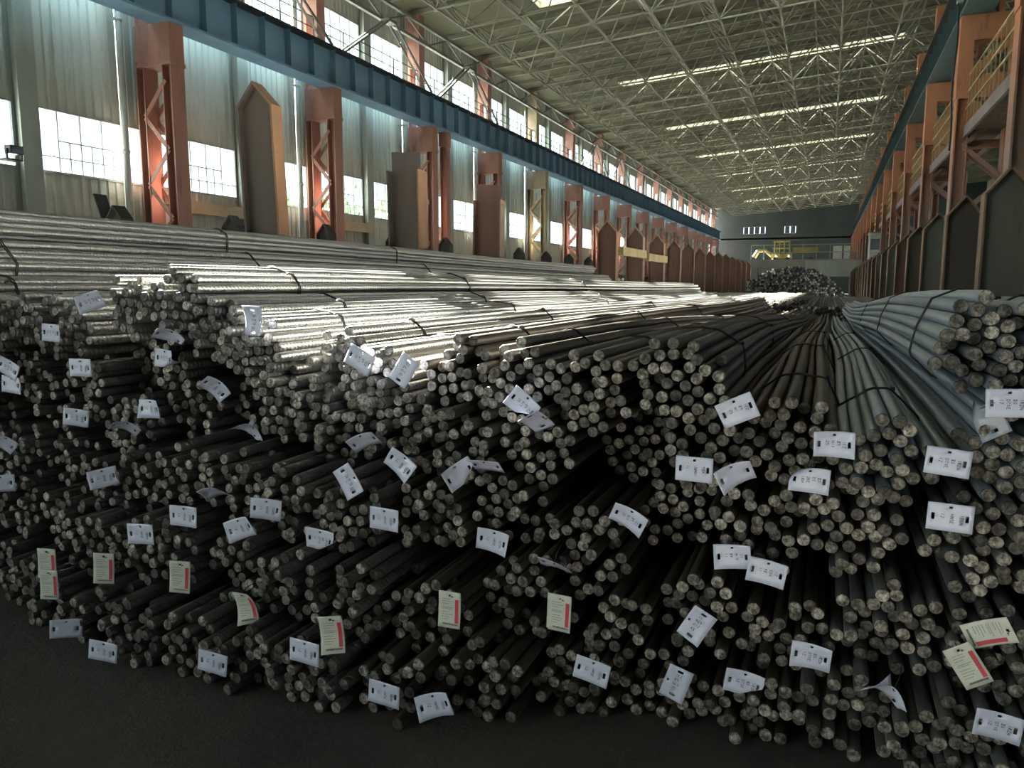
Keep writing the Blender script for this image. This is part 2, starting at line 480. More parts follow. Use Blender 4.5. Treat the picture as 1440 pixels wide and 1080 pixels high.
for s in sky_y:
    if s < YB: continue
    wn += 1
    w_ = structure('window_%d' % wn, 'narrow roof light strip of translucent sheets')
    n = 10; dx = (X1L - X0L) / n
    for i in range(n):
        a, b_ = X0L + i * dx + .03, X0L + (i + 1) * dx - .03
        link('pane', MB().prism([(a, roof_z(a) + .02), (b_, roof_z(b_) + .02), (b_, roof_z(b_) + .03), (a, roof_z(a) + .03)], 'y', s - .45, s + .45).mesh('pane', M['rooflight']), w_)
    b = MB()
    for yy in (s - .47, s + .43):
        b.prism([(X0L, roof_z(X0L) - .22), (X1L, roof_z(X1L) - .22), (X1L, roof_z(X1L) + .06), (X0L, roof_z(X0L) + .06)], 'y', yy, yy + .04)
    b.bx(X0L - .04, X0L, s - .45, s + .45, roof_z(X0L) - .22, roof_z(X0L) + .05)
    for i in range(n + 1):
        x = X0L + i * dx
        b.bx(x - .03, x + .03, s - .45, s + .45, roof_z(x) - .04, roof_z(x) + .02)
    build(b, 'window_frame', M['tube'], w_)

# right wall of the neighbouring bay, end walls
wr = structure('wall_right', 'dark far wall of the neighbouring bay with a high window band')
build(MB().bx(XR, XR + .2, YB, YE, 0, 7.5), 'wall_sheet', M['wall'], wr)
build(MB().bx(XR, XR + .2, YB, YE, 9.2, 13.6), 'wall_sheet', M['wall'], wr)
for k in range(-4, 15):
    wn += 1
    w_ = structure('window_%d' % wn); w_.location = (XR + .08, Y0 + k * BAY, 7.5)
    build(MB().bx(0, .06, 0, BAY - .4, 0, .06).bx(0, .06, 0, BAY - .4, 1.64, 1.7).bx(0, .06, 2.8, 2.9, 0, 1.7), 'window_frame', M['frame'], w_)
    build(MB().bx(0, .01, 0, BAY - .4, .05, 1.65), 'pane', M['glass'], w_)
    build(MB().bx(XR, XR + .2, Y0 + k * BAY - .4, Y0 + k * BAY, 7.5, 9.2), 'wall_pier', M['wall'], wr)
wb = structure('wall_far', 'dark teal end wall of the hall with two pale windows')
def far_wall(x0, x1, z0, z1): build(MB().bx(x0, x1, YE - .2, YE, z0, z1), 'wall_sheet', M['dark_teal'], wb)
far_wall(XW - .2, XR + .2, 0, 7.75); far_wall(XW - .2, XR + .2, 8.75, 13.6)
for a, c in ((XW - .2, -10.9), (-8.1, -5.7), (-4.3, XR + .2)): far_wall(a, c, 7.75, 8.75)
far_wall(-15, 3, 7.05, 7.25)
for (a, c, n) in ((-10.9, -8.1, 4), (-5.7, -4.3, 2)):
    wn += 1
    w_ = structure('window_%d' % wn, 'pale frosted window high in the far end wall')
    for i in range(n):
        d = (c - a) / n
        build(MB().bx(a + i * d + .06, a + (i + 1) * d - .06, YE - .1, YE - .08, 7.8, 8.7), 'pane', M['dirty_pane'], w_)
    build(MB().bx(a, c, YE - .22, YE - .15, 7.75, 7.82).bx(a, c, YE - .22, YE - .15, 8.68, 8.75), 'window_frame', M['frame'], w_)
wk = structure('wall_back')
for (x0, x1, z0, z1) in ((XW - .2, XR + .2, 0, 13.6),):
    build(MB().bx(x0, x1, YB, YB + .2, z0, z1), 'wall_sheet', M['dark_teal'], wk)
# ================================================================== crane columns
def column_meshes(s, mat, tall):
    """s=-1: left row (outward is -x), s=+1: right row. local x=0 is the hall-side face"""
    ms = [M[mat], M['wire']]
    d = {}
    d['inner_leg'] = MB().bx(0, s * .03, -.2, .2, 0, 6.25).bx(s * .03, s * .24, -.02, .02, 0, 6.25).bx(s * .24, s * .27, -.2, .2, 0, 6.25).mesh('inner_leg', ms)
    W = 1.0 if s < 0 else 1.15
    d['outer_leg'] = MB().bx(s * (W - .2), s * (W - .17), -.2, .2, 0, 6.25).bx(s * (W - .17), s * (W - .03), -.02, .02, 0, 6.25).bx(s * (W - .03), s * W, -.24, .24, 0, 6.25).mesh('outer_leg', ms)
    a = Vector((s * .2, 0, 0)); b = Vector((s * (W - .14), 0, .74))
    d['up'] = MB().bar(a, b, .1, .02, (0, 1, 0)).bar(a + Vector((0, .03, 0)), b + Vector((0, .03, 0)), .02, .06, (0, 1, 0)).mesh('lacing_bar', ms)
    a2 = Vector((s * .2, 0, .74)); b2 = Vector((s * (W - .14), 0, 0))
    d['down'] = MB().bar(a2, b2, .1, .02, (0, 1, 0)).bar(a2 + Vector((0, .03, 0)), b2 + Vector((0, .03, 0)), .02, .06, (0, 1, 0)).mesh('lacing_bar', ms)
    b = MB()
    if s < 0:
        b.bx(s * -.01, s * (W + .01), -.21, .21, 6.2, 7.02).bx(s * -.03, s * (W + .03), -.23, .23, 6.12, 6.2)
    else:
        b.bx(s * -.02, s * (W + .2), -.21, .21, 6.5, 7.02).bx(s * -.02, s * .26, -.2, .2, 5.75, 6.5).bx(s * (W - .2), s * (W + .2), -.2, .2, 5.75, 6.5)
        b.bx(s * -.02, s * (W + .2), -.2, .2, 5.3, 5.78)
        b.bar((s * .24, -.2, 5.8), (s * (W - .2), -.2, 6.42), .1, .04, (0, 1, 0))
    d['cap_box'] = b.mesh('cap_box', ms)
    c0, c1 = (.5, .98) if s < 0 else (.68, 1.3)
    b = MB().bx(s * c0, s * (c0 + .1), -.2, .2, 7.02, 9.1).bx(s * (c1 - .1), s * c1, -.2, .2, 7.02, 9.1).bx(s * c0, s * c1, -.2, .2, 9.1, 11.0)
    d['upper_column'] = b.mesh('upper_column', ms)
    return d
left_m = column_meshes(-1, 'orange_red', False)
buff_m = column_meshes(-1, 'buff', False)
right_m = column_meshes(1, 'orange', True)
def crane_column(dd, s, x, y, label, group, faces):
    t = thing('crane_column', label, 'column', (x, y, 0), group)
    for n in ('inner_leg', 'outer_leg', 'cap_box', 'upper_column'): link(n, dd[n], t)
    nz = 7 if s < 0 else 6
    for q in range(nz):
        for f in faces:
            link('lacing_bar', dd['up' if q % 2 else 'down'], t, (0, f, .5 + q * .76))
    return t
for k in range(16):
    dd = buff_m if k == 4 else left_m
    look = 'dusty buff' if k == 4 else 'faded red oxide'
    crane_column(dd, -1, -13.75, Y0 + k * BAY - .2, '%s lattice crane column, %s from the near end of the window wall row' % (look, ORD[k]), 'crane columns along the window wall', (-.17, .14) if k < 6 else (-.17,))
for k in range(0, 16):
    crane_column(right_m, 1, 2.4, Y0 + k * BAY - .1, 'orange portal crane column, %s from the near end of the walkway row' % ORD[k], 'crane columns along the walkway', (-.17, .14) if k < 5 else (-.17,))
# second stanchion that stands close behind the third left column
t = thing('stanchion', 'plain red stanchion standing just behind the third left crane column', 'column', (-13.8, Y0 + 2 * BAY + .95, 0))
build(MB().bx(0, -.03, -.16, .16, 0, 7.02).bx(-.03, -.24, -.015, .015, 0, 7.02).bx(-.24, -.27, -.16, .16, 0, 7.02), 'shaft', M['orange_red'], t)
build(MB().bx(.03, -.3, -.19, .19, 6.5, 7.02), 'cap_box', M['orange_red'], t)

# ------------------------------------------------------------------ crane runway girders
def runway(x, s, name, label, mt='teal'):
    t = thing(name, label, 'girder', (x, 0, 0))
    ya, yb = 2.0, YE - 1
    build(MB().bx(-.012, .012, ya, yb, 7.08, 8.1), 'web', M[mt], t)
    build(MB().bx(-.3, .3, ya, yb, 7.02, 7.08), 'bottom_flange', M[mt], t)
    build(MB().bx(-.28, .28, ya, yb, 8.1, 8.15), 'top_flange', M['wire'], t)
    build(MB().bx(-.03, .03, ya, yb, 8.15, 8.28).bx(-.07, .07, ya, yb, 8.15, 8.17), 'crane_rail', M['wire'], t)
    st = MB().bx(.012, .2, -.008, .008, 7.08, 8.1).bx(-.2, -.012, -.008, .008, 7.08, 8.1).mesh('stiffener', M[mt])
    for i in range(int((yb - ya) / 1.025)):
        link('stiffener', st, t, (0, ya + .5 + i * 1.025, 0))
    return t
runway(-13.95, -1, 'crane_runway_girder', 'blue grey crane girder with stiffeners running below the left clerestory windows')
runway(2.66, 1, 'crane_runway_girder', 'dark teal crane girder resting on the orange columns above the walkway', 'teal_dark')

# eave girder and V braces above the left crane girder
t = thing('eave_girder', 'dusty double eave girder above the left clerestory windows', 'girder', (-14.1, 0, 0))
build(MB().bx(-.06, .06, 2, YE - 1, 9.9, 10.0), 'lower_chord', M['steel_dark'], t)
build(MB().bx(-.06, .06, 2, YE - 1, 10.55, 10.63), 'upper_chord', M['steel_dark'], t)
gw = [MB().bar((0, 0, 9.98), (0, HB / 2, 10.57), .05).mesh('lattice_bar', M['steel_dark']), MB().bar((0, 0, 10.57), (0, HB / 2, 9.98), .05).mesh('lattice_bar', M['steel_dark'])]
for i in range(60):
    link('lattice_bar', gw[i % 2], t, (0, 4.8 + i * HB / 2, 0))
bm_ = [MB().bar((0, -2.75, 8.2), (0, -.12, 9.9), .045, .07).bar((.22, -2.75, 8.2), (.22, -.12, 9.9), .045, .07).mesh('diagonal', M['steel_dark']),
       MB().bar((0, 2.75, 8.2), (0, .12, 9.9), .045, .07).bar((.22, 2.75, 8.2), (.22, .12, 9.9), .045, .07).mesh('diagonal', M['steel_dark'])]
for i, k in enumerate((0, 1, 2, 5, 6)):
    t = thing('portal_brace', 'inverted V brace of paired bars over the %s left bay, in front of clerestory' % ORD[k], 'brace', (-14.0, Y0 + k * BAY + HB, 0), 'portal braces above the left girder')
    link('diagonal', bm_[0], t); link('diagonal', bm_[1], t)
    build(MB().bx(-.05, .27, -.25, .25, 9.82, 9.92), 'gusset_plate', M['steel_dark'], t)
# service railing on the left girder
t = thing('girder_handrail', 'thin dark handrail standing on top of the left crane girder', 'handrail', (-14.32, 0, 8.1))
rp = MB().bx(-.015, .015, -.015, .015, 0, .9).mesh('rail_post', M['wire'])
for i in range(30): link('rail_post', rp, t, (0, 12.2 + i * 1.5, 0))
for z in (.3, .6, .9): build(MB().bx(-.012, .012, 12, 57, z - .012, z + .012), 'rail', M['wire'], t)

# rain pipes
for k in range(5):
    t = thing('rain_pipe', 'pale vertical rain pipe beside the %s left crane column' % ORD[k], 'pipe', (-14.62, Y0 + k * BAY - .95, 0), 'rain pipes on the window wall')
    build(MB().tube([(0, 0, 0), (0, 0, 11)], .075, 10), 'pipe', M['pipe'], t)
    for z in (1.5, 4.2, 7, 9.5): build(MB().tube([(0, 0, z - .04), (0, 0, z + .04)], .092, 10).bx(-.25, 0, -.02, .02, z - .02, z + .02), 'collar', M['pipe'], t)
# floodlight by the first window
t = thing('floodlight', 'small dark floodlight at the near end of the left window sill', 'lamp', (-14.55, 10.42, 3.74))
hs_ = build(MB().bx(-.08, .08, -.13, .13, 0, .16), 'housing', M['wire'], t); build(MB().bx(.08, .09, -.11, .11, .02, .14), 'lens', M['glass'], hs_)
build(MB().bx(-.015, .015, -.16, -.13, -.08, .1).bx(-.015, .015, .13, .16, -.08, .1).bx(-.4, .02, -.16, .16, -.11, -.08), 'bracket', M['wire'], t)

# ------------------------------------------------------------------ roof space frame
TS = BAY / 3
TX = [-12 + 2.0 * i for i in range(10)]
TY = [2.5 + TS * j for j in range(51)]
def LN(i, j): x = TX[i]; return Vector((x, TY[j], roof_z(x) - 1.45))
def UN(i, j): x = TX[0] - 1.0 + 2.0 * i; return Vector((x, TY[0] - TS / 2 + TS * j, roof_z(x) - .22))
mem = []
nx, ny = len(TX), len(TY)
for i in range(nx):
    for j in range(ny):
        if j + 1 < ny: mem.append((LN(i, j), LN(i, j + 1), .036, 'chord_tube'))
        if i + 1 < nx: mem.append((LN(i, j), LN(i + 1, j), .036, 'chord_tube'))
        for a in (0, 1):
            for b_ in (0, 1):
                mem.append((LN(i, j), UN(i + a, j + b_), .026, 'web_tube'))
for i in range(nx + 1):
    for j in range(ny + 1):
        if j + 1 <= ny: mem.append((UN(i, j), UN(i, j + 1), .036, 'chord_tube'))
        if i + 1 <= nx: mem.append((UN(i, j), UN(i + 1, j), .036, 'chord_tube'))
def seen_size(mm):
    c = (mm[0] + mm[1]) / 2
    x, y, z = to_px(c)
    if z < 1 or not (-80 < x < 1340 and -80 < y < 420): return 0
    return 1 / z
mem.sort(key=lambda q: -seen_size(q))
t = thing('roof_space_frame', 'olive grey tubular space frame hanging under the corrugated roof', 'roof frame', (0, 0, 0))
unit = {n: MB().tube([(0, 0, 0), (0, 0, 1)], r, 8).mesh(n, M['tube']) for n, r in (('chord_tube', .036), ('web_tube', .026))}
for (a, b_, r, n) in mem[:290]:
    d = b_ - a
    o = link(n, unit[n], t, a, d.to_track_quat('Z', 'Y').to_euler(), (1, 1, d.length))
rest = MB()
for (a, b_, r, n) in mem[290:]: rest.tube([a, b_], r, 5, caps=False)
for i in range(nx):
    for j in range(ny):
        p = LN(i, j); rest.box(p, (.13, .13, .13), Matrix.Rotation(.78, 3, 'X'))
o = build(rest, 'distant_tubes', M['tube'], t); o['kind'] = 'stuff'

# ------------------------------------------------------------------ walkway on the right
t = thing('walkway', 'raised walkway with brown plank deck and worn yellow handrail along the orange columns', 'walkway', (0, 0, 0))
WZ, WX0, WX1, WY0, WY1 = 4.72, 2.62, 3.42, 9.0, 100.0
for x in (WX0, WX1): build(MB().bx(x - .03, x + .03, WY0, WY1, WZ - .24, WZ), 'stringer', M['stringer'], t)
pm = MB().bx(WX0 + .03, WX1 - .03, -.105, .105, -.1, -.05).mesh('deck_plank', M['plank'])
npl = 0
y = WY0 + .2
while y < 45:
    link('deck_plank', pm, t, (0, y, WZ)); y += .225; npl += 1
build(MB().bx(WX0 + .03, WX1 - .03, y - .1, WY1, WZ - .1, WZ - .05), 'far_deck', M['plank'], t)
for z in (.38, .72, 1.06): build(MB().bx(WX0 - .016, WX0 + .016, WY0, WY1, WZ + z - .016, WZ + z + .016), 'handrail', M['rail_yellow'], t)
bl = MB().bx(-.009, .009, -.009, .009, 0, 1.06).mesh('baluster', M['rail_yellow'])
for i in range(150): link('baluster', bl, t, (WX0, WY0 + .3 + i * .42, WZ))
for k in range(0, 15):
    build(MB().bx(2.45, 3.6, -.08, .08, WZ - .42, WZ - .24), 'bracket_beam', M['orange'], t, (0, Y0 + k * BAY + .32, 0))

# wire hanging on second orange column
t = thing('cable', 'thin dark cable hanging down the second orange column', 'cable', (2.3, Y0 + BAY - .3, 0))
pts = [(.02 * math.sin(z * 3.1) + .02, 0.02, z) for z in np.linspace(7.4, 4.2, 14)]
build(MB().tube(pts, .02, 6), 'cable_strand', M['wire'], t)
build(MB().bx(-.03, .09, -.08, .08, 7.3, 7.55), 'junction_box', M['post_grey'], t)

# ------------------------------------------------------------------ pointed steel stakes
def stake(name, loc, H, W, D, mats, label, group, rot=(0, 0, 0), cut=False, face=0):
    """web in the xz plane (faces -y), flanges left and right, pointed top with lips"""
    t = thing(name, label, 'stake', loc, group, rot)
    web, fl_l, fl_r, cp = mats
    hp = W * .62
    w = W / 2
    yw = -.01
    if cut:
        poly = [(-w, 0), (w, 0), (w, H - .02), (-w, H)]
    else:
        poly = [(-w, 0), (w, 0), (w, H - hp), (0, H), (-w, H - hp)]
    build(MB().prism(poly, 'y', yw, yw + .02), 'web', M[web], t)
    build(MB().bx(-w - .018, -w, -D / 2, D / 2, 0, H - hp), 'flange', M[fl_l], t)
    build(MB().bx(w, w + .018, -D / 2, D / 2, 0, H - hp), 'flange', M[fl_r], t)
    if not cut:
        for s in (-1, 1):
            build(MB().bar((s * (w + .009), 0, H - hp), (s * -.004, 0, H + .012), D, .018, (0, 0, 1)), 'point_plate', M[cp if s < 0 else fl_r if fl_r == 'rust_lit' else cp], t)
    return t
RS = ('dark_rust', 'rust', 'rust_lit', 'rust')
g = 'tall pointed stakes left of the rebar'
big = [(5.17, 2.87, .40, .26, 0), (7.65, 2.72, .40, .26, 1), (9.99, 2.74, .40, .24, 2)]
stake('stake', (-4.22, 5.17, 0), 2.87, .28, .15, ('dark_rust', 'dark_rust', 'rust_lit', 'dark_rust'), 'biggest pointed steel stake with a lit orange side, nearest left of the rebar', g, (0, math.radians(-1.8), math.radians(8)))  # left flange and slope kept darker, right side coloured as lit
stake('stake', (-4.36, 7.65, 0), 2.74, .34, .24, ('dark_rust', 'dark_rust', 'rust_lit', 'rust'), 'square-topped wide steel stake with orange side, behind the biggest pointed one', g, (0, math.radians(-.6), math.radians(7)), True)
stake('stake', (-4.47, 9.99, 0), 2.66, .36, .22, ('rust', 'rust', 'rust_edge', 'rust'), 'flat-topped red-brown stake, third left of the rebar', g, (0, math.radians(1.0), math.radians(8)), True)
for i in range(13):
    y = 16.2 + 2.55 * i
    stake('stake', (-4.4, y, 0), 2.6 - .004 * i + rnd.uniform(-.04, .04), .38, .22, ('rust', 'rust', 'rust_lit' if i == 0 else 'rust_edge', 'rust_edge'), 'slim pointed rust stake with bright edge, %s in the far left row' % ORD[i], g, (0, 0, math.radians(rnd.uniform(-4, 4))))
g = 'pointed stakes right of the rebar'
for i in range(-1, 20):
    y = 8.37 + 2.45 * i
    web = ('rust_green', 'dark_rust', 'rust_green', 'dark_rust', 'rust')[(i + 5) % 5]
    w_ = {'rust_green': 'greenish', 'dark_rust': 'dark brown', 'rust': 'red-brown'}[web]
    stake('stake', (1.48, y, 0), 2.33 - .006 * i, .36, .2, (web, 'rust_edge', 'rust_edge', 'rust_edge'), 'pointed steel stake with %s web, %s from near end right of the rebar' % (w_, ORD[i + 1]), g, (0, 0, 0))
g = 'short dark stakes by the window wall'
for i in range(10):
    y = 7.5 + 2.5 * i + (.32 if i == 0 else 0)
    if i == 0:
        t = stake('stake', (-8.95, y, 0), 2.32, .26, .2, ('stake_black',) * 4, 'short dark stake with a torn open top, nearest the window wall', g)
        build(MB().bar((-.16, 0, 2.0), (-.34, 0, 2.5), .2, .02, (0, 0, 1)), 'torn_plate', M['stake_black'], t)
        continue
    stake('stake', (-8.95, y, 0), 2.42 - .01 * i + rnd.uniform(-.05, .05), .28, .2, ('stake_black',) * 4, 'short dark pointed stake by the window wall, %s in its row' % ORD[i], g)
# timbers laid between far left stakes
for (ya, yb, z, n) in ((16.3, 18.6, 1.98, 'near'), (18.9, 21.2, 1.93, 'far')):
    t = thing('cross_timber', 'orange timber laid across the slim left stakes, the %s one of two' % n, 'timber', (-4.15, ya, z), 'timbers between the left stakes')
    build(MB().bx(-.06, .06, 0, yb - ya, -.09, .09), 'timber', M['rail_yellow'], t)
    build(MB().bx(-.2, -.06, .1, .16, -.05, .05), 'hook', M['wire'], t)

# ------------------------------------------------------------------ trees outside the window wall
def tree(x, y, h, r, label, seed):
    t = thing('tree', label, 'tree', (x, y, -.3), 'trees outside the window wall')
    q = random.Random(seed)
    build(MB().tube([(0, 0, 0), (.1, .05, h * .4), (0, .1, h * .75)], .16, 8), 'trunk', M['bark'], t)
    b = MB()
    for i in range(1500):
        a, c = q.uniform(0, 6.28), math.acos(q.uniform(-1, 1))
        rr = r * (q.random() ** .33) * (1 + .25 * math.sin(3 * a))
        p = Vector((rr * math.sin(c) * math.cos(a), rr * math.sin(c) * math.sin(a), h * .72 + rr * math.cos(c) * .9))
        R = Euler((q.uniform(0, 6), q.uniform(0, 6), q.uniform(0, 6))).to_matrix()
        n = len(b.v)
        for (u_, v_) in ((-.16, 0), (0, -.1), (.16, 0), (0, .1)): b.v.append(p + R @ Vector((u_, v_, 0)))
        b.quad_faces(n, [(0, 1, 2, 3)])
    o = build(b, 'foliage', M['leaf'], t); o['kind'] = 'stuff'
tree(-21, 26.5, 5.0, 2.1, 'green tree outside the window just right of the biggest pointed stake', 3)
tree(-21.5, 31.5, 5.4, 2.1, 'green tree outside the window beside the second left crane column', 4)

# ------------------------------------------------------------------ far platform with its machine
t = thing('platform', 'dusty concrete platform with railing across the far end of the bay', 'platform', (0, 60, 0))
build(MB().bx(-5.6, 1.9, 0, 8, 2.55, 2.95), 'slab', M['concrete'], t)
build(MB().bx(-5.6, 2.0, -.25, 0, 2.42, 3.0), 'edge_beam', M['concrete'], t)
build(MB().bx(-1.6, 2.0, -.3, -.25, 1.75, 2.9), 'fascia', M['post_grey'], t)
for x in (-5.2, 1.6): build(MB().bx(x - .25, x + .25, .3, .8, 0, 2.55), 'pier', M['concrete'], t)
for i in range(9): build(MB().bx(-.025, .025, -.025, .025, 3.0, 4.05), 'rail_post', M['post_grey'], t, (-5.4 + i * .9, -.1, 0))
for z in (3.5, 4.05): build(MB().bx(-5.4, 1.9, -.13, -.08, z - .025, z + .025), 'rail', M['post_grey'], t)
t = thing('yellow_machine', 'yellow handling machine with two lit lamps on the far platform', 'machine', (-2.9, 62.5, 2.95))
build(MB().bx(-1.2, .3, -.5, .5, .15, .55), 'chassis', M['yellow'], t)
build(MB().bx(.3, 2.1, -.4, .4, .55, 1.0), 'long_beam', M['yellow'], t)
cb_ = MB()
for x in (-1.0, -.65, -.3, .05): cb_.bx(x - .05, x + .05, -.45, .45, .55, 1.5)
cb_.bx(-1.1, .1, -.5, .5, 1.4, 1.5).bx(-1.1, .1, -.5, .5, .9, .98)
build(cb_, 'cab_frame', M['yellow'], t)
build(MB().tube([(-1.2, 0, .4), (-1.7, 0, .85), (-2.2, 0, .8), (-2.5, 0, .3)], .16, 6), 'curved_arm', M['yellow'], t)
for x in (-.85, .05):
    build(MB().tube([(x, -.62, .35), (x, -.5, .35)], .07, 10), 'lamp', M['lamp'], t)
for x in (-.9, 0.0, 1.6): build(MB().tube([(x, -.5, .15), (x, .5, .15)], .15, 12), 'wheel', M['wire'], t)
for i, (px, w) in enumerate(((1178, .3), (1191, .22))):
    p = at(px, 350, 60.8)
    t = thing('locker', 'pale upright box at the right end of the platform, %s of two' % ('wider' if i == 0 else 'narrower'), 'cabinet', (p.x, 60.9, 2.95), 'boxes on the platform')
    build(MB().bx(-w, w, -.3, .3, 0, 1.0), 'body', M['white_paint'], t); build(MB().bx(-w + .04, w - .04, -.32, -.3, .06, .94), 'door', M['white_paint'], t)
t = thing('control_cabin', 'off white control cabin under the far end of the walkway', 'cabin', (2.0, 47, 0))
build(MB().bx(0, .5, 0, 2.2, 2.6, 4.0), 'wall_panel', M['white_paint'], t)
build(MB().bx(-.05, .55, -.05, 2.25, 4.0, 4.08), 'roof', M['post_grey'], t)
build(MB().bx(.02, .5, -.02, 0, 3.1, 3.7), 'window', M['glass'], t)
build(MB().bx(.05, .12, .1, .2, 0, 2.6).bx(.4, .47, .1, .2, 0, 2.6).bx(.4, .47, 2, 2.1, 0, 2.6).bx(.05, .12, 2, 2.1, 0, 2.6), 'stand', M['post_grey'], t)
# ================================================================== the rebar
# the heap settles: bars are circles in the cross-section, each bundle loosely held together by its wires
def settle():
    g = np.random.default_rng(5)
    R = 0.0194
    XL, XRr = -4.25, 1.28
    prof = [(-4.25, 1.70), (-4.05, 1.66), (-3.85, 1.5), (-3.66, 1.36), (-3.5, 1.26), (-2.85, 1.24), (-2.65, 1.3), (-2.45, 1.36), (-2.2, 1.3), (-2.05, 1.2), (-1.75, 1.16),
            (-1.4, 1.07), (-1.05, 1.13), (-.8, 1.12), (-.6, 1.09), (-.52, 1.11), (-.3, 1.16), (-.26, 1.12), (-.22, .97), (.17, .97), (.22, 1.2), (.3, 1.25), (.6, 1.24), (.9, 1.26), (1.3, 1.25)]
    px, pz = np.array([p[0] for p in prof]), np.array([p[1] for p in prof])
    ncol = 22
    dx = (XRr - XL - .02) / ncol
    P, B, nb = [], [], 0
    for i in range(ncol):
        c0 = XL + .01 + (i + .5) * dx
        top = np.interp(c0, px, pz) + TOP_EXTRA
        nr = int(round(top / .243))
        for k in range(nr):
            cx = c0 + g.uniform(-.03, .03) + (.045 if k % 2 else -.045) * (1 if i % 2 else .6)
            cz = (k + .5) * top / nr + g.uniform(-.02, .02) + (.03 if i % 2 and k < nr - 1 else 0)
            N = int(g.integers(27, 37))
            a = g.uniform(0, 6.28, N); rr = np.sqrt(g.uniform(0, 1, N)) * .118
            P.append(np.stack([cx + rr * np.cos(a), cz + rr * np.sin(a)], 1)); B += [nb] * N; nb += 1
    P = np.concatenate(P); B = np.array(B); n = len(P); cnt = np.bincount(B)
    def pairs():
        c = np.floor(P / (2 * R * 1.35)).astype(int)
        key = c[:, 0] * 1000 + c[:, 1]
        o = np.argsort(key, kind='stable'); ks = key[o]; I, J = [], []
        for ex, ey in ((0, 0), (1, 0), (1, 1), (0, 1), (-1, 1)):
            k2 = key + ex * 1000 + ey
            lo, hi = np.searchsorted(ks, k2, 'left'), np.searchsorted(ks, k2, 'right')
            for t in range((hi - lo).max()):
                i = np.nonzero(lo + t < hi)[0]; j = o[lo[i] + t]
                if ex == 0 and ey == 0:
                    s = i < j; i, j = i[s], j[s]
                I.append(i); J.append(j)
        return np.concatenate(I), np.concatenate(J)
    for it in range(ITS):
        if it % 5 == 0: i, j = pairs()
        P[:, 1] -= .0002 if it < ITS * .55 else .00005 if it < ITS * .8 else 0
        cen = np.stack([np.bincount(B, P[:, 0]), np.bincount(B, P[:, 1])], 1) / cnt[:, None]
        d = P - cen[B]
        L = np.hypot(d[:, 0], d[:, 1]); lim = np.sqrt(cnt[B]) * R * 1.2
        P -= d / np.maximum(L, 1e-9)[:, None] * np.maximum(0, L - lim)[:, None] * (.5 if it < ITS * .8 else 0)
        for s in range(8):
            e = P[j] - P[i]; L = np.hypot(e[:, 0], e[:, 1]) + 1e-12
            ov = np.maximum(0, 2 * R - L) * .45
            m = ov > 0
            c = e / L[:, None] * ov[:, None]
            num = np.maximum((np.bincount(i[m], minlength=n) + np.bincount(j[m], minlength=n)) * .5, 1)
            for a in (0, 1):
                P[:, a] += (np.bincount(j[m], c[m, a], minlength=n) - np.bincount(i[m], c[m, a], minlength=n)) / num
            P[:, 1] = np.maximum(P[:, 1], R); P[:, 0] = np.clip(P[:, 0], XL + R, XRr - R)
    cen = np.stack([np.bincount(B, P[:, 0]), np.bincount(B, P[:, 1])], 1) / cnt[:, None]
    # bars deep under the heap and outside the frame are joined below
    keep = ~(((cen[:, 0] > .8) & (cen[:, 1] < .8)) | ((cen[:, 0] < -3.75) & (cen[:, 1] < .85)))[B]
    return P[keep].T.copy(), np.unique(B[keep], return_inverse=True)[1], P[~keep]
TOP_EXTRA, ITS = .045, 420
PX, PB, UNDER = settle()

RB = 0.0187
BL = 12.0

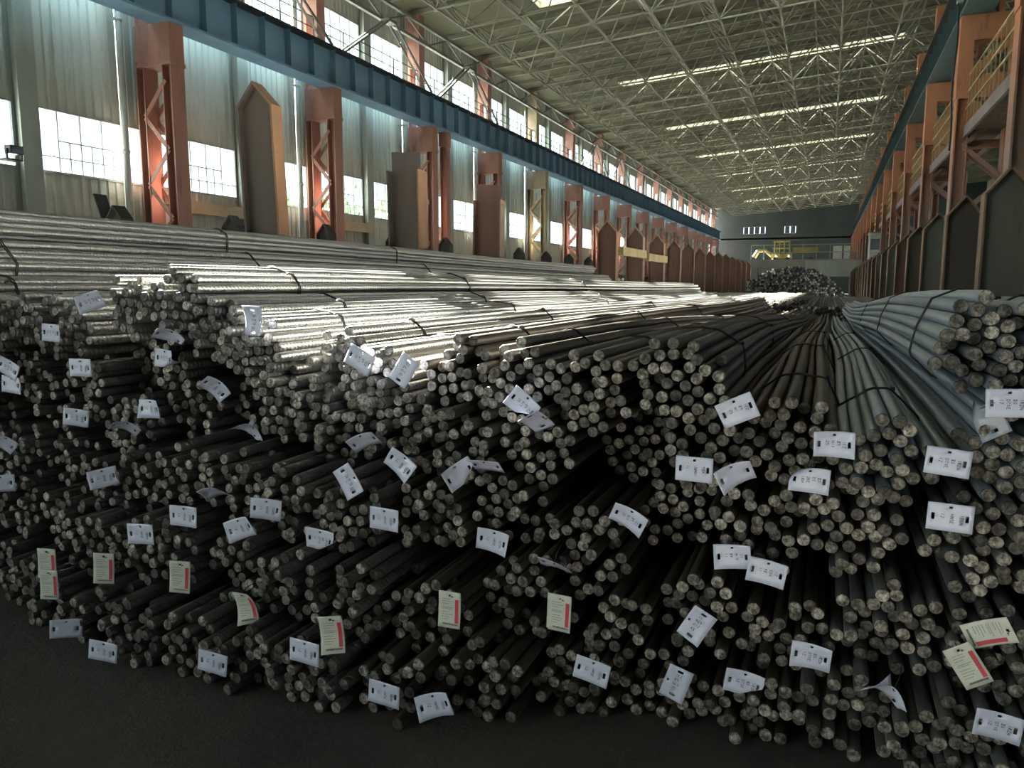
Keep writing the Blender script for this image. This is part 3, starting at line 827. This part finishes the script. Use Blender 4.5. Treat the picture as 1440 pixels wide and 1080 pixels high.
def curve(s, D, lat):
    """sideways and vertical offset of a bar at distance s from its front end"""
    t = min(1.0, max(0.0, (s - .7) / 9.0))
    e = t * t * (3 - 2 * t)
    return lat * math.sin(min(s, 11) * .45) * min(1, s / 2.5), -D * (0.35 * s / 12 + .65 * e)
def bar_mesh(D, lat, rib, mat, seed, length=BL, sides=10):
    q = random.Random(seed)
    v, f, mi, sm, uv = [], [], [], [], []
    if rib:
        st = []
        s = .004; p = .0215
        while s < 2.3:
            st += [(s, 1.0), (s + p * .34, 1.0), (s + p * .5, 1.06), (s + p * .68, 1.06)]
            s += p
        st += [(x, 1.0) for x in (2.4, 3.5, 5, 7, 9, length)]
    else:
        st = [(.004, 1.0)] + [(x, 1.0) for x in (.5, 1.2, 2.2, 3.4, 4.8, 6.5, 8.5, length)]
        st = [(x, y) for x, y in st if x <= length]
    tl = q.uniform(.3, .8)
    ph0 = q.uniform(0, 6)
    for i, (s, k) in enumerate(st):
        ox, oz = curve(s, D, lat)
        for j in range(sides):
            a = 2 * math.pi * j / sides
            sh = .0065 * math.sin(a + ph0) if rib and .004 < s < 2.3 else 0
            kk = 1 + (k - 1) * (1 if abs(math.sin(a)) > .25 or True else 0)
            v.append((ox + RB * kk * math.cos(a), s + sh, oz + RB * kk * math.sin(a)))
    for i in range(len(st) - 1):
        for j in range(sides):
            l = (j + 1) % sides
            f.append((i * sides + j, i * sides + l, (i + 1) * sides + l, (i + 1) * sides + j)); mi.append(0); sm.append(True)
            for (jj, ii) in ((j, i), (j + 1, i), (j + 1, i + 1), (j, i + 1)): uv.append((jj / sides * 2, st[ii][0] / .0215))
    # sheared end: bevel ring, a slanted face with a crushed lip
    n0 = len(v); sl = q.uniform(-.14, .14); sa = q.uniform(0, 6.28)
    for j in range(sides):
        a = 2 * math.pi * j / sides
        v.append((RB * math.cos(a), .004, RB * math.sin(a)))
    for j in range(sides):
        a = 2 * math.pi * j / sides; r = RB * q.uniform(.86, .95)
        v.append((r * math.cos(a), sl * RB * math.cos(a - sa) - .001, r * math.sin(a)))
    v.append((RB * .25 * math.cos(sa), -.002 + q.uniform(-.003, .001), RB * .25 * math.sin(sa)))
    for j in range(sides):
        l = (j + 1) % sides
        f.append((n0 + l, n0 + j, n0 + sides + j, n0 + sides + l)); mi.append(1); sm.append(False); uv += [(0, 0)] * 4
        f.append((n0 + sides + l, n0 + sides + j, n0 + 2 * sides)); mi.append(1); sm.append(False); uv += [(0, 0)] * 3
    me = bpy.data.meshes.new('bar')
    me.from_pydata(v, [], f)
    me.materials.append(M[mat]); me.materials.append(M['bar_end'])
    me.polygons.foreach_set('material_index', mi); me.polygons.foreach_set('use_smooth', sm)
    u = me.uv_layers.new(name='UVMap'); u.data.foreach_set('uv', [c for p in uv for c in p])
    me.update()
    return me
_cls = {}
def bar_class(D, lat, rib, mat, var):
    k = (round(D, 2), round(lat, 2), rib, mat, var)
    if k not in _cls: _cls[k] = bar_mesh(D, lat, rib, mat, hash((var, round(D * 100), round(lat * 100))) & 0xffff)
    return _cls[k]

def hull(pts):
    pts = sorted(set(pts))
    def half(ps):
        h = []
        for p in ps:
            while len(h) > 1 and (h[-1][0] - h[-2][0]) * (p[1] - h[-2][1]) - (h[-1][1] - h[-2][1]) * (p[0] - h[-2][0]) <= 0: h.pop()
            h.append(p)
        return h[:-1]
    return half(pts) + half(pts[::-1])
def tie(parent, circ, s, D, lat, yoff, q):
    ox, oz = curve(s, D, lat)
    pp = []
    for (x, z) in circ:
        for k in range(8):
            a = k * math.pi / 4
            pp.append((round(x + (RB + .004) * math.cos(a), 5), round(z + (RB + .004) * math.sin(a), 5)))
    h = hull(pp)
    sk = q.uniform(-.12, .12)
    P = [Vector((x + ox, yoff + s + sk * (x - h[0][0]), z + oz)) for x, z in h]
    b = MB().tube(P, .0032, 5, closed=True)
    P2 = [p + Vector((0, .011 + .004 * math.sin(i), 0)) for i, p in enumerate(P)]
    b.tube(P2, .0032, 5, closed=True)
    top = max(range(len(P)), key=lambda i: P[i].z + .8 * P[i].x)
    c = P[top]
    tail = [c + Vector((.004 * math.sin(i * 1.7), -.006 * i, .004 + .009 * math.sin(i * .35))) for i in range(9)]
    b.tube(tail, .004, 5)
    build(b, 'tie_wire', M['wire'], parent)

nB = PB.max() + 1
bundles = []
ends = []                                        # (px, py, Y) of every bar end
for b in range(nB):
    idx = np.nonzero(PB == b)[0]
    cx, cz = PX[0, idx].mean(), PX[1, idx].mean()
    q = random.Random(1000 + b)
    top_exposed = False
    it = idx[np.argmax(PX[1, idx])]
    x, z = PX[0, it], PX[1, it]
    above = (PB != b) & (abs(PX[0] - x) < .04) & (PX[1] > z)
    top_exposed = not above.any()
    mat = ('bar_rib' if top_exposed or cz > 1.2 else 'bar_rib_shaded') if cx < -1.18 else ('bar_blue' if cz > .8 else 'bar_mid') if cx > .08 else 'bar_dark'  # buried left bundles take the copy darkened for shade
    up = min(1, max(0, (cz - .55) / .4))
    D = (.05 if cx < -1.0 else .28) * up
    D = round(D / .07) * .07
    lat = 0 if cz < .7 else q.choice((-.03, 0, .03))
    rib = mat[:7] == 'bar_rib' and (top_exposed or cz > .95)
    f = max(0, 1 - cz / .85)
    Yf = np.interp(cx, [-3.4, -3, -2.2, -1.7, -1.2, -.84, -.5, .2], [2.1, 2.0, 1.74, 1.72, 1.84, 1.94, 2.14, 2.16])
    Y = 2.30 + (Yf - 2.30) * f + q.uniform(-.06, .07) * (1 - .6 * f)
    if not top_exposed and q.random() < .07 and cz > .3: Y += q.uniform(.12, .25)
    if top_exposed: Y = 2.28 + q.uniform(-.06, .07)
    if cx < -3.52: Y = 2.02 + q.uniform(-.05, .05)
    root = link('rebar_bundle', None, None, (cx, Y, cz - .1))
    circ = []
    for i in idx:
        dy = q.gauss(0, .022)
        if q.random() < .1: dy += q.uniform(.05, .2)
        x, z = PX[0, i], PX[1, i]
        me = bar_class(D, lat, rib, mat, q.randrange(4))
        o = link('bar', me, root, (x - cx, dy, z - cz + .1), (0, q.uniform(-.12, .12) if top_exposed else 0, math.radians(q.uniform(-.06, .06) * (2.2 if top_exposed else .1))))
        circ.append((x - cx, z - cz + .1))
        e = to_px((x, Y + dy, z)); ends.append((e[0], e[1], Y + dy))
    if top_exposed:
        for s in (.42 + q.uniform(0, .3), 2.3 + q.uniform(-.3, .3), 4.8 + q.uniform(-.4, .4)):
            tie(root, circ, s, D, lat, 0, q)
    bundles.append((root, cx, cz, Y, mat, top_exposed))
ends = np.array(ends)

# ------------------------------------------------------------------ the next stacks down the bay
q = random.Random(77)
def stuff_bars(name, label, pts, y0, L, r, mat, sides=6):
    v, f, mi = [], [], []
    for (x, z) in pts:
        ya = y0 + q.uniform(-.25, .25); n = len(v)
        for yy in (ya, ya + L):
            for j in range(sides):
                a = 2 * math.pi * j / sides
                v.append((x + r * math.cos(a), yy, z + r * math.sin(a)))
        for j in range(sides):
            l = (j + 1) % sides
            f.append((n + j, n + l, n + sides + l, n + sides + j)); mi.append(0)
        f.append([n + j for j in range(sides)][::-1]); mi.append(1)
    me = bpy.data.meshes.new(name); me.from_pydata(v, [], f)
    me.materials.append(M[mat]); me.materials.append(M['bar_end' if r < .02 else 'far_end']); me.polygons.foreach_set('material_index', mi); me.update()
    return tag(link(name, me), label, 'rebar', None, 'stuff')
def rebar_under(side, label):
    stuff_bars('rebar_stack', label, [(x, z) for x, z in UNDER if (x < 0) == (side < 0)], 2.2, 12, RB, 'bar_rib_shaded' if side < 0 else 'bar_mid', 8)
rebar_under(-1, 'lower bars of the front stack past the left frame edge')
rebar_under(1, 'lower bars of the front stack past the right frame edge')
pts = []
z = .03; r_ = 0
while z < .86:
    x = -4.2 + (r_ % 2) * .03
    while x < 1.2:
        pts.append((x + q.uniform(-.006, .006), z + q.uniform(-.004, .004))); x += .062
    z += .054; r_ += 1
stuff_bars('rebar_stack', 'low dark stack of steel bars behind the front stack', pts, 15.6, 12, .027, 'bar_dark')
nb2 = 0
hexp = [(a + .5 * c, c * .866) for c in (-1, 0, 1) for a in (-3, -2, -1, 0, 1, 2, 3) if abs(a + .5 * c) <= 2.6]
short = {}
for k in range(13):
    cx = -4.0 + .29 * k
    D = 0
    mat = 'bar_rib' if cx < -.6 else 'bar_dark'
    cz = .922 + q.uniform(-.005, .01)
    Y = 15.0 + q.uniform(-.4, .9) + (1.2 if k % 3 == 0 else 0)
    root = thing('rebar_bundle', 'bundle of steel bars on the second stack, %s from its left side' % ORD[k], 'rebar', (cx, Y, cz), 'bundles on the second stack')
    for (a, c) in hexp:
        if q.random() < .06: continue
        link('bar', bar_class(0, 0, False, mat, q.randrange(4)), root, (a * .041 + q.uniform(-.002, .002), q.gauss(0, .08), c * .041), (0, 0, math.radians(q.uniform(-.15, .15))))
    circ = [(a * .041, c * .041) for a, c in hexp]
    tie(root, circ, 1.0, 0, 0, 0, q)
    nb2 += 1
prof = [(-3.7, 1.55), (-3.2, 1.95), (-2.6, 2.15), (-1.6, 2.2), (-.6, 2.05), (.2, 1.5), (.75, .9)]
pts = []; z = .06; r_ = 0
while z < 2.2:
    x = -4.0 + (r_ % 2) * .06
    while x < .8:
        if z < np.interp(x, [p[0] for p in prof], [p[1] for p in prof]) - .06: pts.append((x + q.uniform(-.014, .014), z + q.uniform(-.01, .01)))
        x += .125
    z += .108; r_ += 1
stuff_bars('rebar_mound', 'dark mound of bars in front of the far platform, their ends glinting', pts, 43, 9, .055, 'bar_dark', 8)
pts = []; z = .05; r_ = 0
while z < 1.5:
    x = -8.3 + (r_ % 2) * .05
    while x < -5.2:
        pts.append((x + q.uniform(-.01, .01), z)); x += .105
    z += .09; r_ += 1
stuff_bars('rebar_stack', 'dark bars in the neighbouring bay glimpsed between the slim left stakes', pts, 21, 12, .045, 'bar_dark', 6)

# ================================================================== tags
GL = {'0': [[(0, 0), (3, 0), (3, 5), (0, 5), (0, 0)]], '1': [[(1.5, 0), (1.5, 5)]], '2': [[(0, 5), (3, 5), (3, 3), (0, 0), (3, 0)]], '3': [[(0, 5), (3, 5), (1, 3), (3, 2), (2, 0), (0, 0)]],
      '4': [[(2, 0), (2, 5), (0, 2), (3, 2)]], '5': [[(3, 5), (0, 5), (0, 3), (3, 3), (3, 0), (0, 0)]], '6': [[(3, 5), (0, 3), (0, 0), (3, 0), (3, 2), (0, 2)]], '7': [[(0, 5), (3, 5), (1, 0)]],
      '8': [[(0, 0), (3, 0), (0, 5), (3, 5), (0, 0)]], '9': [[(3, 3), (0, 3), (0, 5), (3, 5), (3, 0)]], 'A': [[(0, 0), (1.5, 5), (3, 0)], [(.6, 2), (2.4, 2)]], 'D': [[(0, 0), (0, 5), (2.4, 4.4), (3, 2.5), (2.4, .6), (0, 0)]],
      'E': [[(3, 5), (0, 5), (0, 0), (3, 0)], [(0, 2.5), (2.2, 2.5)]], 'G': [[(3, 4.4), (1.5, 5), (0, 3), (0, 1), (1.5, 0), (3, 1), (3, 2.3), (1.7, 2.3)]], 'H': [[(0, 0), (0, 5)], [(3, 0), (3, 5)], [(0, 2.5), (3, 2.5)]],
      'I': [[(1.5, 0), (1.5, 5)]], 'J': [[(1, 5), (3, 5)], [(2.2, 5), (2.2, 1), (1, 0), (0, 1)]], 'L': [[(0, 5), (0, 0), (3, 0)]], 'M': [[(0, 0), (0, 5), (1.5, 2), (3, 5), (3, 0)]], 'N': [[(0, 0), (0, 5), (3, 0), (3, 5)]],
      'R': [[(0, 0), (0, 5), (3, 4), (0, 2.6), (3, 0)]], 'S': [[(3, 4.6), (0, 4), (3, 1.5), (0, .3)]], 'T': [[(0, 5), (3, 5)], [(1.5, 5), (1.5, 0)]], 'W': [[(0, 5), (.8, 0), (1.5, 3), (2.2, 0), (3, 5)]], 'Z': [[(0, 5), (3, 5), (0, 0), (3, 0)]]}
def bend_fn(curl, axis, fold, corner):
    ca, sa = math.cos(axis), math.sin(axis)
    def fn(u, v, off):
        t = (u * ca + v * sa) / .05
        n = curl * .0105 * (t * t - .3) + off
        w = u * corner[0] / .056 + v * corner[1] / .039
        e = max(0.0, w - .55)
        n += -fold * .022 * e * e * 2 + fold * .05 * e * (0.4)
        u -= corner[0] * fold * .010 * e * e; v -= corner[1] * fold * .010 * e * e
        return Vector((u, -n, v))
    return fn
def grid_card(W, H, holes, fn, us, vs):
    b = MB(); nu, nv = len(us), len(vs)
    for v in vs:
        for u in us: b.v.append(fn(u, v, 0))
    for j in range(nv - 1):
        for i in range(nu - 1):
            cu, cv = (us[i] + us[i + 1]) / 2, (vs[j] + vs[j + 1]) / 2
            if any(h[0] < cu < h[1] and h[2] < cv < h[3] for h in holes): continue
            b.f.append([j * nu + i, j * nu + i + 1, (j + 1) * nu + i + 1, (j + 1) * nu + i]); b.m.append(0); b.sm.append(True)
    return b
def ribbons(strokes, fn, wd, off=.0011):
    b = MB()
    for st in strokes:
        for (p, q_) in zip(st, st[1:]):
            d = Vector((q_[0] - p[0], q_[1] - p[1])); L = d.length
            if L < 1e-6: continue
            n = Vector((-d.y, d.x)) / L * wd / 2
            k = len(b.v)
            for (a, s) in ((p, 1), (q_, 1), (q_, -1), (p, -1)): b.v.append(fn(a[0] + n.x * s, a[1] + n.y * s, off))
            b.quad_faces(k, [(0, 1, 2, 3)])
    return b
def rect(b, fn, u0, u1, v0, v1, off=.0011, mat=0, nu=1, nv=1):
    for i in range(nu):
        for j in range(nv):
            k = len(b.v)
            ua, ub = u0 + (u1 - u0) * i / nu, u0 + (u1 - u0) * (i + 1) / nu
            va, vb = v0 + (v1 - v0) * j / nv, v0 + (v1 - v0) * (j + 1) / nv
            for (u, v) in ((ua, va), (ub, va), (ub, vb), (ua, vb)): b.v.append(fn(u, v, off))
            b.quad_faces(k, [(0, 1, 2, 3)], mat)
TAGN = []
def solid(o, t=.0006):
    md = o.modifiers.new('thickness', 'SOLIDIFY'); md.thickness = t; md.offset = -1
def place_tag(px, py, rot, kind, label, curl=0, tilt=(0, 0), text=(), fold=0, corner=(1, -1), push=0, hook=True):
    q = random.Random(int(px * 7 + py))
    zc = 2.6
    red = kind == 'R'
    W, H = (.075, .122) if red else (.112, .077)
    near = (abs(ends[:, 0] - px) < 34) & (abs(ends[:, 1] - py) < 34)
    Y = (ends[near, 2].min() if near.any() else 2.2) - .03 - push
    p = at(px, py, Y)
    R = Matrix.Rotation(math.radians(rot), 3, 'Y') @ Matrix.Rotation(math.radians(tilt[0]), 3, 'Z') @ Matrix.Rotation(math.radians(tilt[1]), 3, 'X')
    fn = bend_fn(curl, q.uniform(-.5, .5) + (1.57 if red else 0), fold, corner)
    name = 'printed_label' if red else 'bundle_tag'
    if red:
        us = [-.0375, -.03, -.015, -.004, .004, .015, .03, .0375]; vs = [-.061, -.045, -.03, -.015, 0, .015, .03, .043, .051, .061]
        holes = [(-.004, .004, .043, .051)]
    else:
        us = [-.056, -.045, -.037, -.02, -.004, .004, .02, .037, .045, .056]; vs = [-.0385, -.022, -.009, 0, .009, .018, .0245, .031, .0385]
        holes = [(-.045, -.037, -.009, .009), (.037, .045, -.009, .009), (-.004, .004, .0245, .031)]
    o = build(grid_card(W, H, holes, fn, us, vs), name, M['label' if red else 'card_grey' if kind == 'G' else 'card'], None, p)
    o.rotation_euler = R.to_euler()
    o.scale = (.93, .93, .93)
    solid(o)
    tag(o, label, 'tag', 'red-banded labels on the bundles' if red else 'white slotted tags on the bundles')
    if red:
        b = MB(); rect(b, fn, .019, .031, -.043, .036, nv=6)
        build(b, 'red_band', M['print_red'], o)
        b = MB()
        u = -.022
        while u < .03:
            w = q.choice((.0006, .001, .0014)); rect(b, fn, u, u + w, -.051, -.0455); u += w + q.choice((.0006, .0009))
        build(b, 'barcode', M['print_dark'], o)
        b = MB()
        for k, (v, L) in enumerate(((.034, .03), (.026, .034), (.018, .022), (.006, .036), (.001, .030), (-.010, .026), (-.018, .034), (-.026, .028), (-.034, .02))):
            u = -.026
            while u < -.026 + L:
                w = q.uniform(.0018, .0045); rect(b, fn, u, min(u + w, .016), v, v + .0022); u += w + .0014
        build(b, 'printed_text', M['print_grey'], o)
        b = MB(); rect(b, fn, .006, .010, .042, .047); rect(b, fn, .011, .0135, .0425, .0455)
        build(b, 'emblem', M['print_dark'], o)
    else:
        if text:
            st = []
            for ci, s in enumerate(text):
                cu = .0275 - ci * (.046 / max(1, len(text) - 1)) if len(text) > 1 else 0
                adv = .0072 if len(s) < 5 else .0062
                v0 = .010
                for k, ch in enumerate(s):
                    for poly in GL.get(ch, []):
                        st.append([(cu + (y - 2.5) * .0016 + q.uniform(-.0004, .0004), v0 - k * adv - x * .0016 + q.uniform(-.0004, .0004)) for x, y in poly])
            build(ribbons(st, fn, .0011), 'handwriting', M['ink'], o)
    if hook:
        hz = .047 if red else .028
        a = fn(0, hz, .004); b_ = fn(0, hz, -.004)
        pts_ = [a + Vector((.004, 0, .003)), a, b_, b_ + Vector((.0, .03, .012)), b_ + Vector((.006, .07, .006))]
        build(MB().tube(pts_, .0013, 5), 'wire_hook', M['wire'], o)
    TAGN.append((px, py, label))
    return o
T4 = ('IRZN', '8G', 'DTSE', 'IZ')
T3 = ('1EDN', 'HN5E', '12')
TB = ('98A', 'JWMSI', 'IL')
TC = ('IEZ', '89', 'NIS', '25')
W_ = [
 (72, 468, 3, 'white tag with slots, on the top bundle nearest the left edge', .3, (0, 0), TC),
 (127, 424, -20, 'curled white tag just under the sunlit bars, top left', 1.4, (25, 20), TC),
 (12, 518, 28, 'white tag cut by the left edge, tilted, upper of an overlapping pair', .5, (10, 0), TC),
 (113, 517, 0, 'flat square-hung white tag in the second row at the left', .1, (8, 0), T3),
 (107, 587, 9, 'plain white tag hanging below the flat second-row tag, left', .2, (22, 0), T3),
 (231, 504, 4, 'wide white tag with bent lower right corner, under the sunlit bundle', .5, (-8, 0), TC),
 (211, 575, -1, 'white tag with a bright vertical crease, upper left', 1.2, (0, 0), T3),
 (176, 600, 35, 'tiny crumpled white tag left of the creased one', 1.6, (50, 30), ()),
 (302, 545, 55, 'curled white tag hanging on its corner beside a dark gap', 1.5, (35, 0), T3),
 (347, 604, 80, 'narrow folded white tag below the corner-hung curled tag', 1.8, (55, 0), ()),
 (4, 622, 50, 'small tilted white tag half cut by the left edge, mid height', .8, (40, 0), ()),
 (145, 672, -14, 'narrow white tag seen edge-on, left middle', .3, (42, 0), T3),
 (1, 680, 0, 'sliver of white tag at the very left edge', .2, (40, 0), ()),
 (302, 692, -12, 'white tag lying nearly flat, foreshortened, left of centre', .9, (0, 55), ()),
 (374, 716, 7, 'small upright white tag right of the flat-lying one', .3, (20, 0), T3),
 (258, 726, 2, 'white tag below the flat-lying one, left of centre', .3, (8, 0), T3),
 (338, 743, -20, 'wrinkled white tag tilted upward between two straight ones', 1.2, (5, 10), T3),
 (198, 751, -2, 'white tag at lower left above the red-banded labels', .3, (8, 0), T3),
 (356, 451, 92, 'shiny white tag hung upright with glare, under the brightest bars', 1.1, (0, 0), TC),
 (506, 506, 27, 'white tag tilted down to the right, below sunlit bars', .3, (0, 0), TC),
 (568, 521, -56, 'white tag hanging steeply on end beside a sunlit bundle', .2, (0, 0), TC),
 (735, 569, 38, 'bent white tag hanging under the dark centre bundle', .7, (0, 0), TC),
 (512, 620, -22, 'white tag tipped back so it looks thin, below the sunlit patch', .9, (10, 48), ()),
 (563, 653, 36, 'creased white tag tilted like a diamond, centre left', 1.0, (0, 0), T3),
 (490, 677, 58, 'white tag hanging on its corner left of the diamond one', .4, (0, 0), TC),
 (684, 655, 0, 'thin white tag tipped back, straight, at the centre', .2, (0, 52), ()),
 (646, 667, -38, 'triangular folded white tag touching the thin centre tag', 1.4, (38, 15), ()),
 (540, 730, 2, 'flat white tag at the centre left, under the diamond tag', .1, (0, 0), T3),
 (693, 761, 9, 'white tag with a shiny curled lower edge, centre', 1.0, (0, 0), T3),
 (450, 759, 6, 'white tag with folded right end, left of the flat one', .4, (0, 8), T4),
 (884, 729, 26, 'white tag tilted over bar sides, right of centre', .9, (0, 20), TC),
 (781, 795, 12, 'white tag tipped back in the dark lower centre', .4, (0, 55), ()),
 (976, 660, 1, 'neat white tag with two slots, left one of the right-hand tags', .1, (0, 0), TB),
 (1037, 577, -26, 'big white tag tilted up to the right, with a glare spot', .5, (0, 0), ('IEZ', '89', 'NI', '25')),
 (1033, 668, -28, 'small curled white tag below the big tilted one', 1.5, (15, 25), ()),
 (1173, 625, -1, 'shiny white tag with a broad glare, under the fanned bars', 1.2, (0, 0), TC),
 (1138, 675, 3, 'white tag with a cut corner below the broad-glare tag', .5, (0, 0), ('8G', 'DT', '2RE', 'IRH')),
 (1333, 650, 5, 'straight white tag with four columns of writing, right side', .1, (0, 0), T4),
 (1336, 728, 2, 'straight white tag with three columns of writing, right side', .05, (0, 0), T3),
 (1420, 567, -3, 'white tag at the right edge hanging over a grey film', .1, (0, 0), T4),
 (1030, 783, -6, 'white tag overlapping its neighbour, left of the pair, lower right', .8, (0, 0), ('II', 'MO9', '84', 'IIO')),
 (1078, 805, 9, 'white tag tucked behind its neighbour, right of the pair', .7, (0, 0), ('12', 'ED4', '48', 'II')),
 (980, 879, -60, 'white tag standing on end, lower right of centre', .7, (0, 0), ('II', 'NZ4', 'DIZ', '48')),
 (1140, 923, 4, 'white tag with curled lower edge, bottom right group', 1.0, (0, 0), T4),
 (951, 961, -72, 'white tag hung on end at the bottom, right of centre', .3, (0, 0), TC),
 (1046, 961, 8, 'white tag with slanted right end in the bottom row', .8, (0, 0), T4),
 (1243, 971, 44, 'twisted white tag folded double at the bottom right', 2.2, (30, 40), ()),
 (1403, 1021, 6, 'white tag in the bottom right corner', .6, (0, 0), T4),
 (832, 944, 11, 'white tag hanging low under the centre stack', .2, (0, 0), T3),
 (611, 992, -18, 'shiny curled white tag lowest in the middle', 1.3, (10, 0), T3),
 (540, 976, 4, 'flat white tag hanging near the floor, left of the curled one', .1, (0, 0), T3),
 (428, 917, 3, 'white tag left of the sloping red-banded label near the floor', .1, (0, 0), T3),
 (299, 932, 8, 'white tag on the lowest bundle jutting towards the floor', .1, (8, 0), T3),
 (145, 916, 8, 'white tag near the floor at the left', .2, (14, 0), T3),
 (93, 884, 6, 'small white tag half hidden, lowest at the left', .2, (40, 0), ()),
]
for w in W_:
    f_ = 0
    lab = w[3]
    if 'cut corner' in lab or 'bent' in lab or 'folded' in lab or 'slanted' in lab: f_ = 1.2
    place_tag(w[0], w[1], w[2], 'W', lab, w[4], w[5], w[6], f_, (-1, 1) if 'cut corner' in lab else (1, -1))
place_tag(16, 541, 6, 'W', 'white tag at the left edge, lower of an overlapping pair', .2, (5, 0), (), 0, (1, -1), -.02)
place_tag(754, 592, 62, 'W', 'narrow white tag peeking from under the bent centre tag', .6, (55, 0), (), 0, (1, -1), -.02)
place_tag(237, 473, 40, 'W', 'dull folded white tag in shadow above the wide left tag', 1.6, (45, 20), (), 1, (1, -1), -.01)
place_tag(1389, 588, 58, 'G', 'crumpled grey-blue film tag behind the right edge tag', 1.8, (20, 15), (), 1, (-1, -1), -.02)
R_ = [
 (66, 792, 3, 'red-banded label far left, upper of two stacked', .2, (18, 0)),
 (146, 799, 5, 'dim red-banded label, second group from the left', .2, (28, 0)),
 (253, 811, 5, 'red-banded label third from left along the stack', .3, (22, 0)),
 (346, 853, -8, 'curled red-banded label above the lowest left bundles', 1.4, (8, 10)),
 (467, 891, -5, 'sloping red-banded label beside a lone white tag', 1.0, (22, 0)),
 (632, 857, 2, 'straight red-banded label left of centre', .2, (5, 0)),
 (787, 862, 2, 'straight red-banded label right of centre with a card behind', .2, (0, 0)),
 (1361, 936, -33, 'large red-banded label leaning left at lower right', .2, (0, 0)),
 (1391, 890, 62, 'red-banded label lying sideways at lower right', .5, (0, 15)),
]
for w in R_: 
    o = place_tag(w[0], w[1], w[2], 'R', w[3], w[4], w[5])
    if 'card behind' in w[3]:
        b = MB(); rect(b, bend_fn(.2, 1.57, 0, (1, 1)), -.043, .03, -.058, .06, -.004)
        c = build(b, 'backing_card', M['label'], o); solid(c)
place_tag(69, 822, 2, 'R', 'red-banded label far left, lower of two stacked', .2, (18, 0), (), 0, (1, -1), -.015)

# ------------------------------------------------------------------ which bundle is which: by the tag nearest its ends
KIND = {'bar_rib': 'ribbed grey', 'bar_dark': 'smooth brown-grey', 'bar_blue': 'smooth blue-grey', 'bar_mid': 'smooth grey', 'bar_rib_shaded': 'ribbed shaded'}
used = set()
order = sorted(range(nB), key=lambda i: -bundles[i][2])
nth = {}
for i in order:
    root, cx, cz, Y, mat, topx = bundles[i]
    x, y, z = to_px((cx, Y, cz))
    lab = None
    if -40 < x < 1480 and y < 1100:
        c = sorted(TAGN, key=lambda t: (t[0] - x) ** 2 + (t[1] - y) ** 2)
        for t in c[:14]:
            dx, dy = x - t[0], y - t[1]
            if abs(dx) < 26 and abs(dy) < 26: w = 'behind'
            elif abs(dy) >= abs(dx): w = 'below' if dy > 0 else 'above'
            else: w = 'right of' if dx > 0 else 'left of'
            if (w, t[2]) in used: continue
            used.add((w, t[2]))
            words = t[2].split()
            lab = 'bundle ' + w + ' the ' + t[2]
            if len(lab.split()) <= 14: lab = KIND[mat] + ' ' + lab
            break
    if lab is None:
        side = 'left' if cx < 0 else 'right'
        nth[side] = nth.get(side, 0) + 1
        lab = '%s bar bundle past the %s frame edge, %s from the top' % (KIND[mat], side, ORD[nth[side] - 1])
    tag(root, ' '.join(lab.split()[:16]), 'rebar', 'rebar bundles of the front stack')
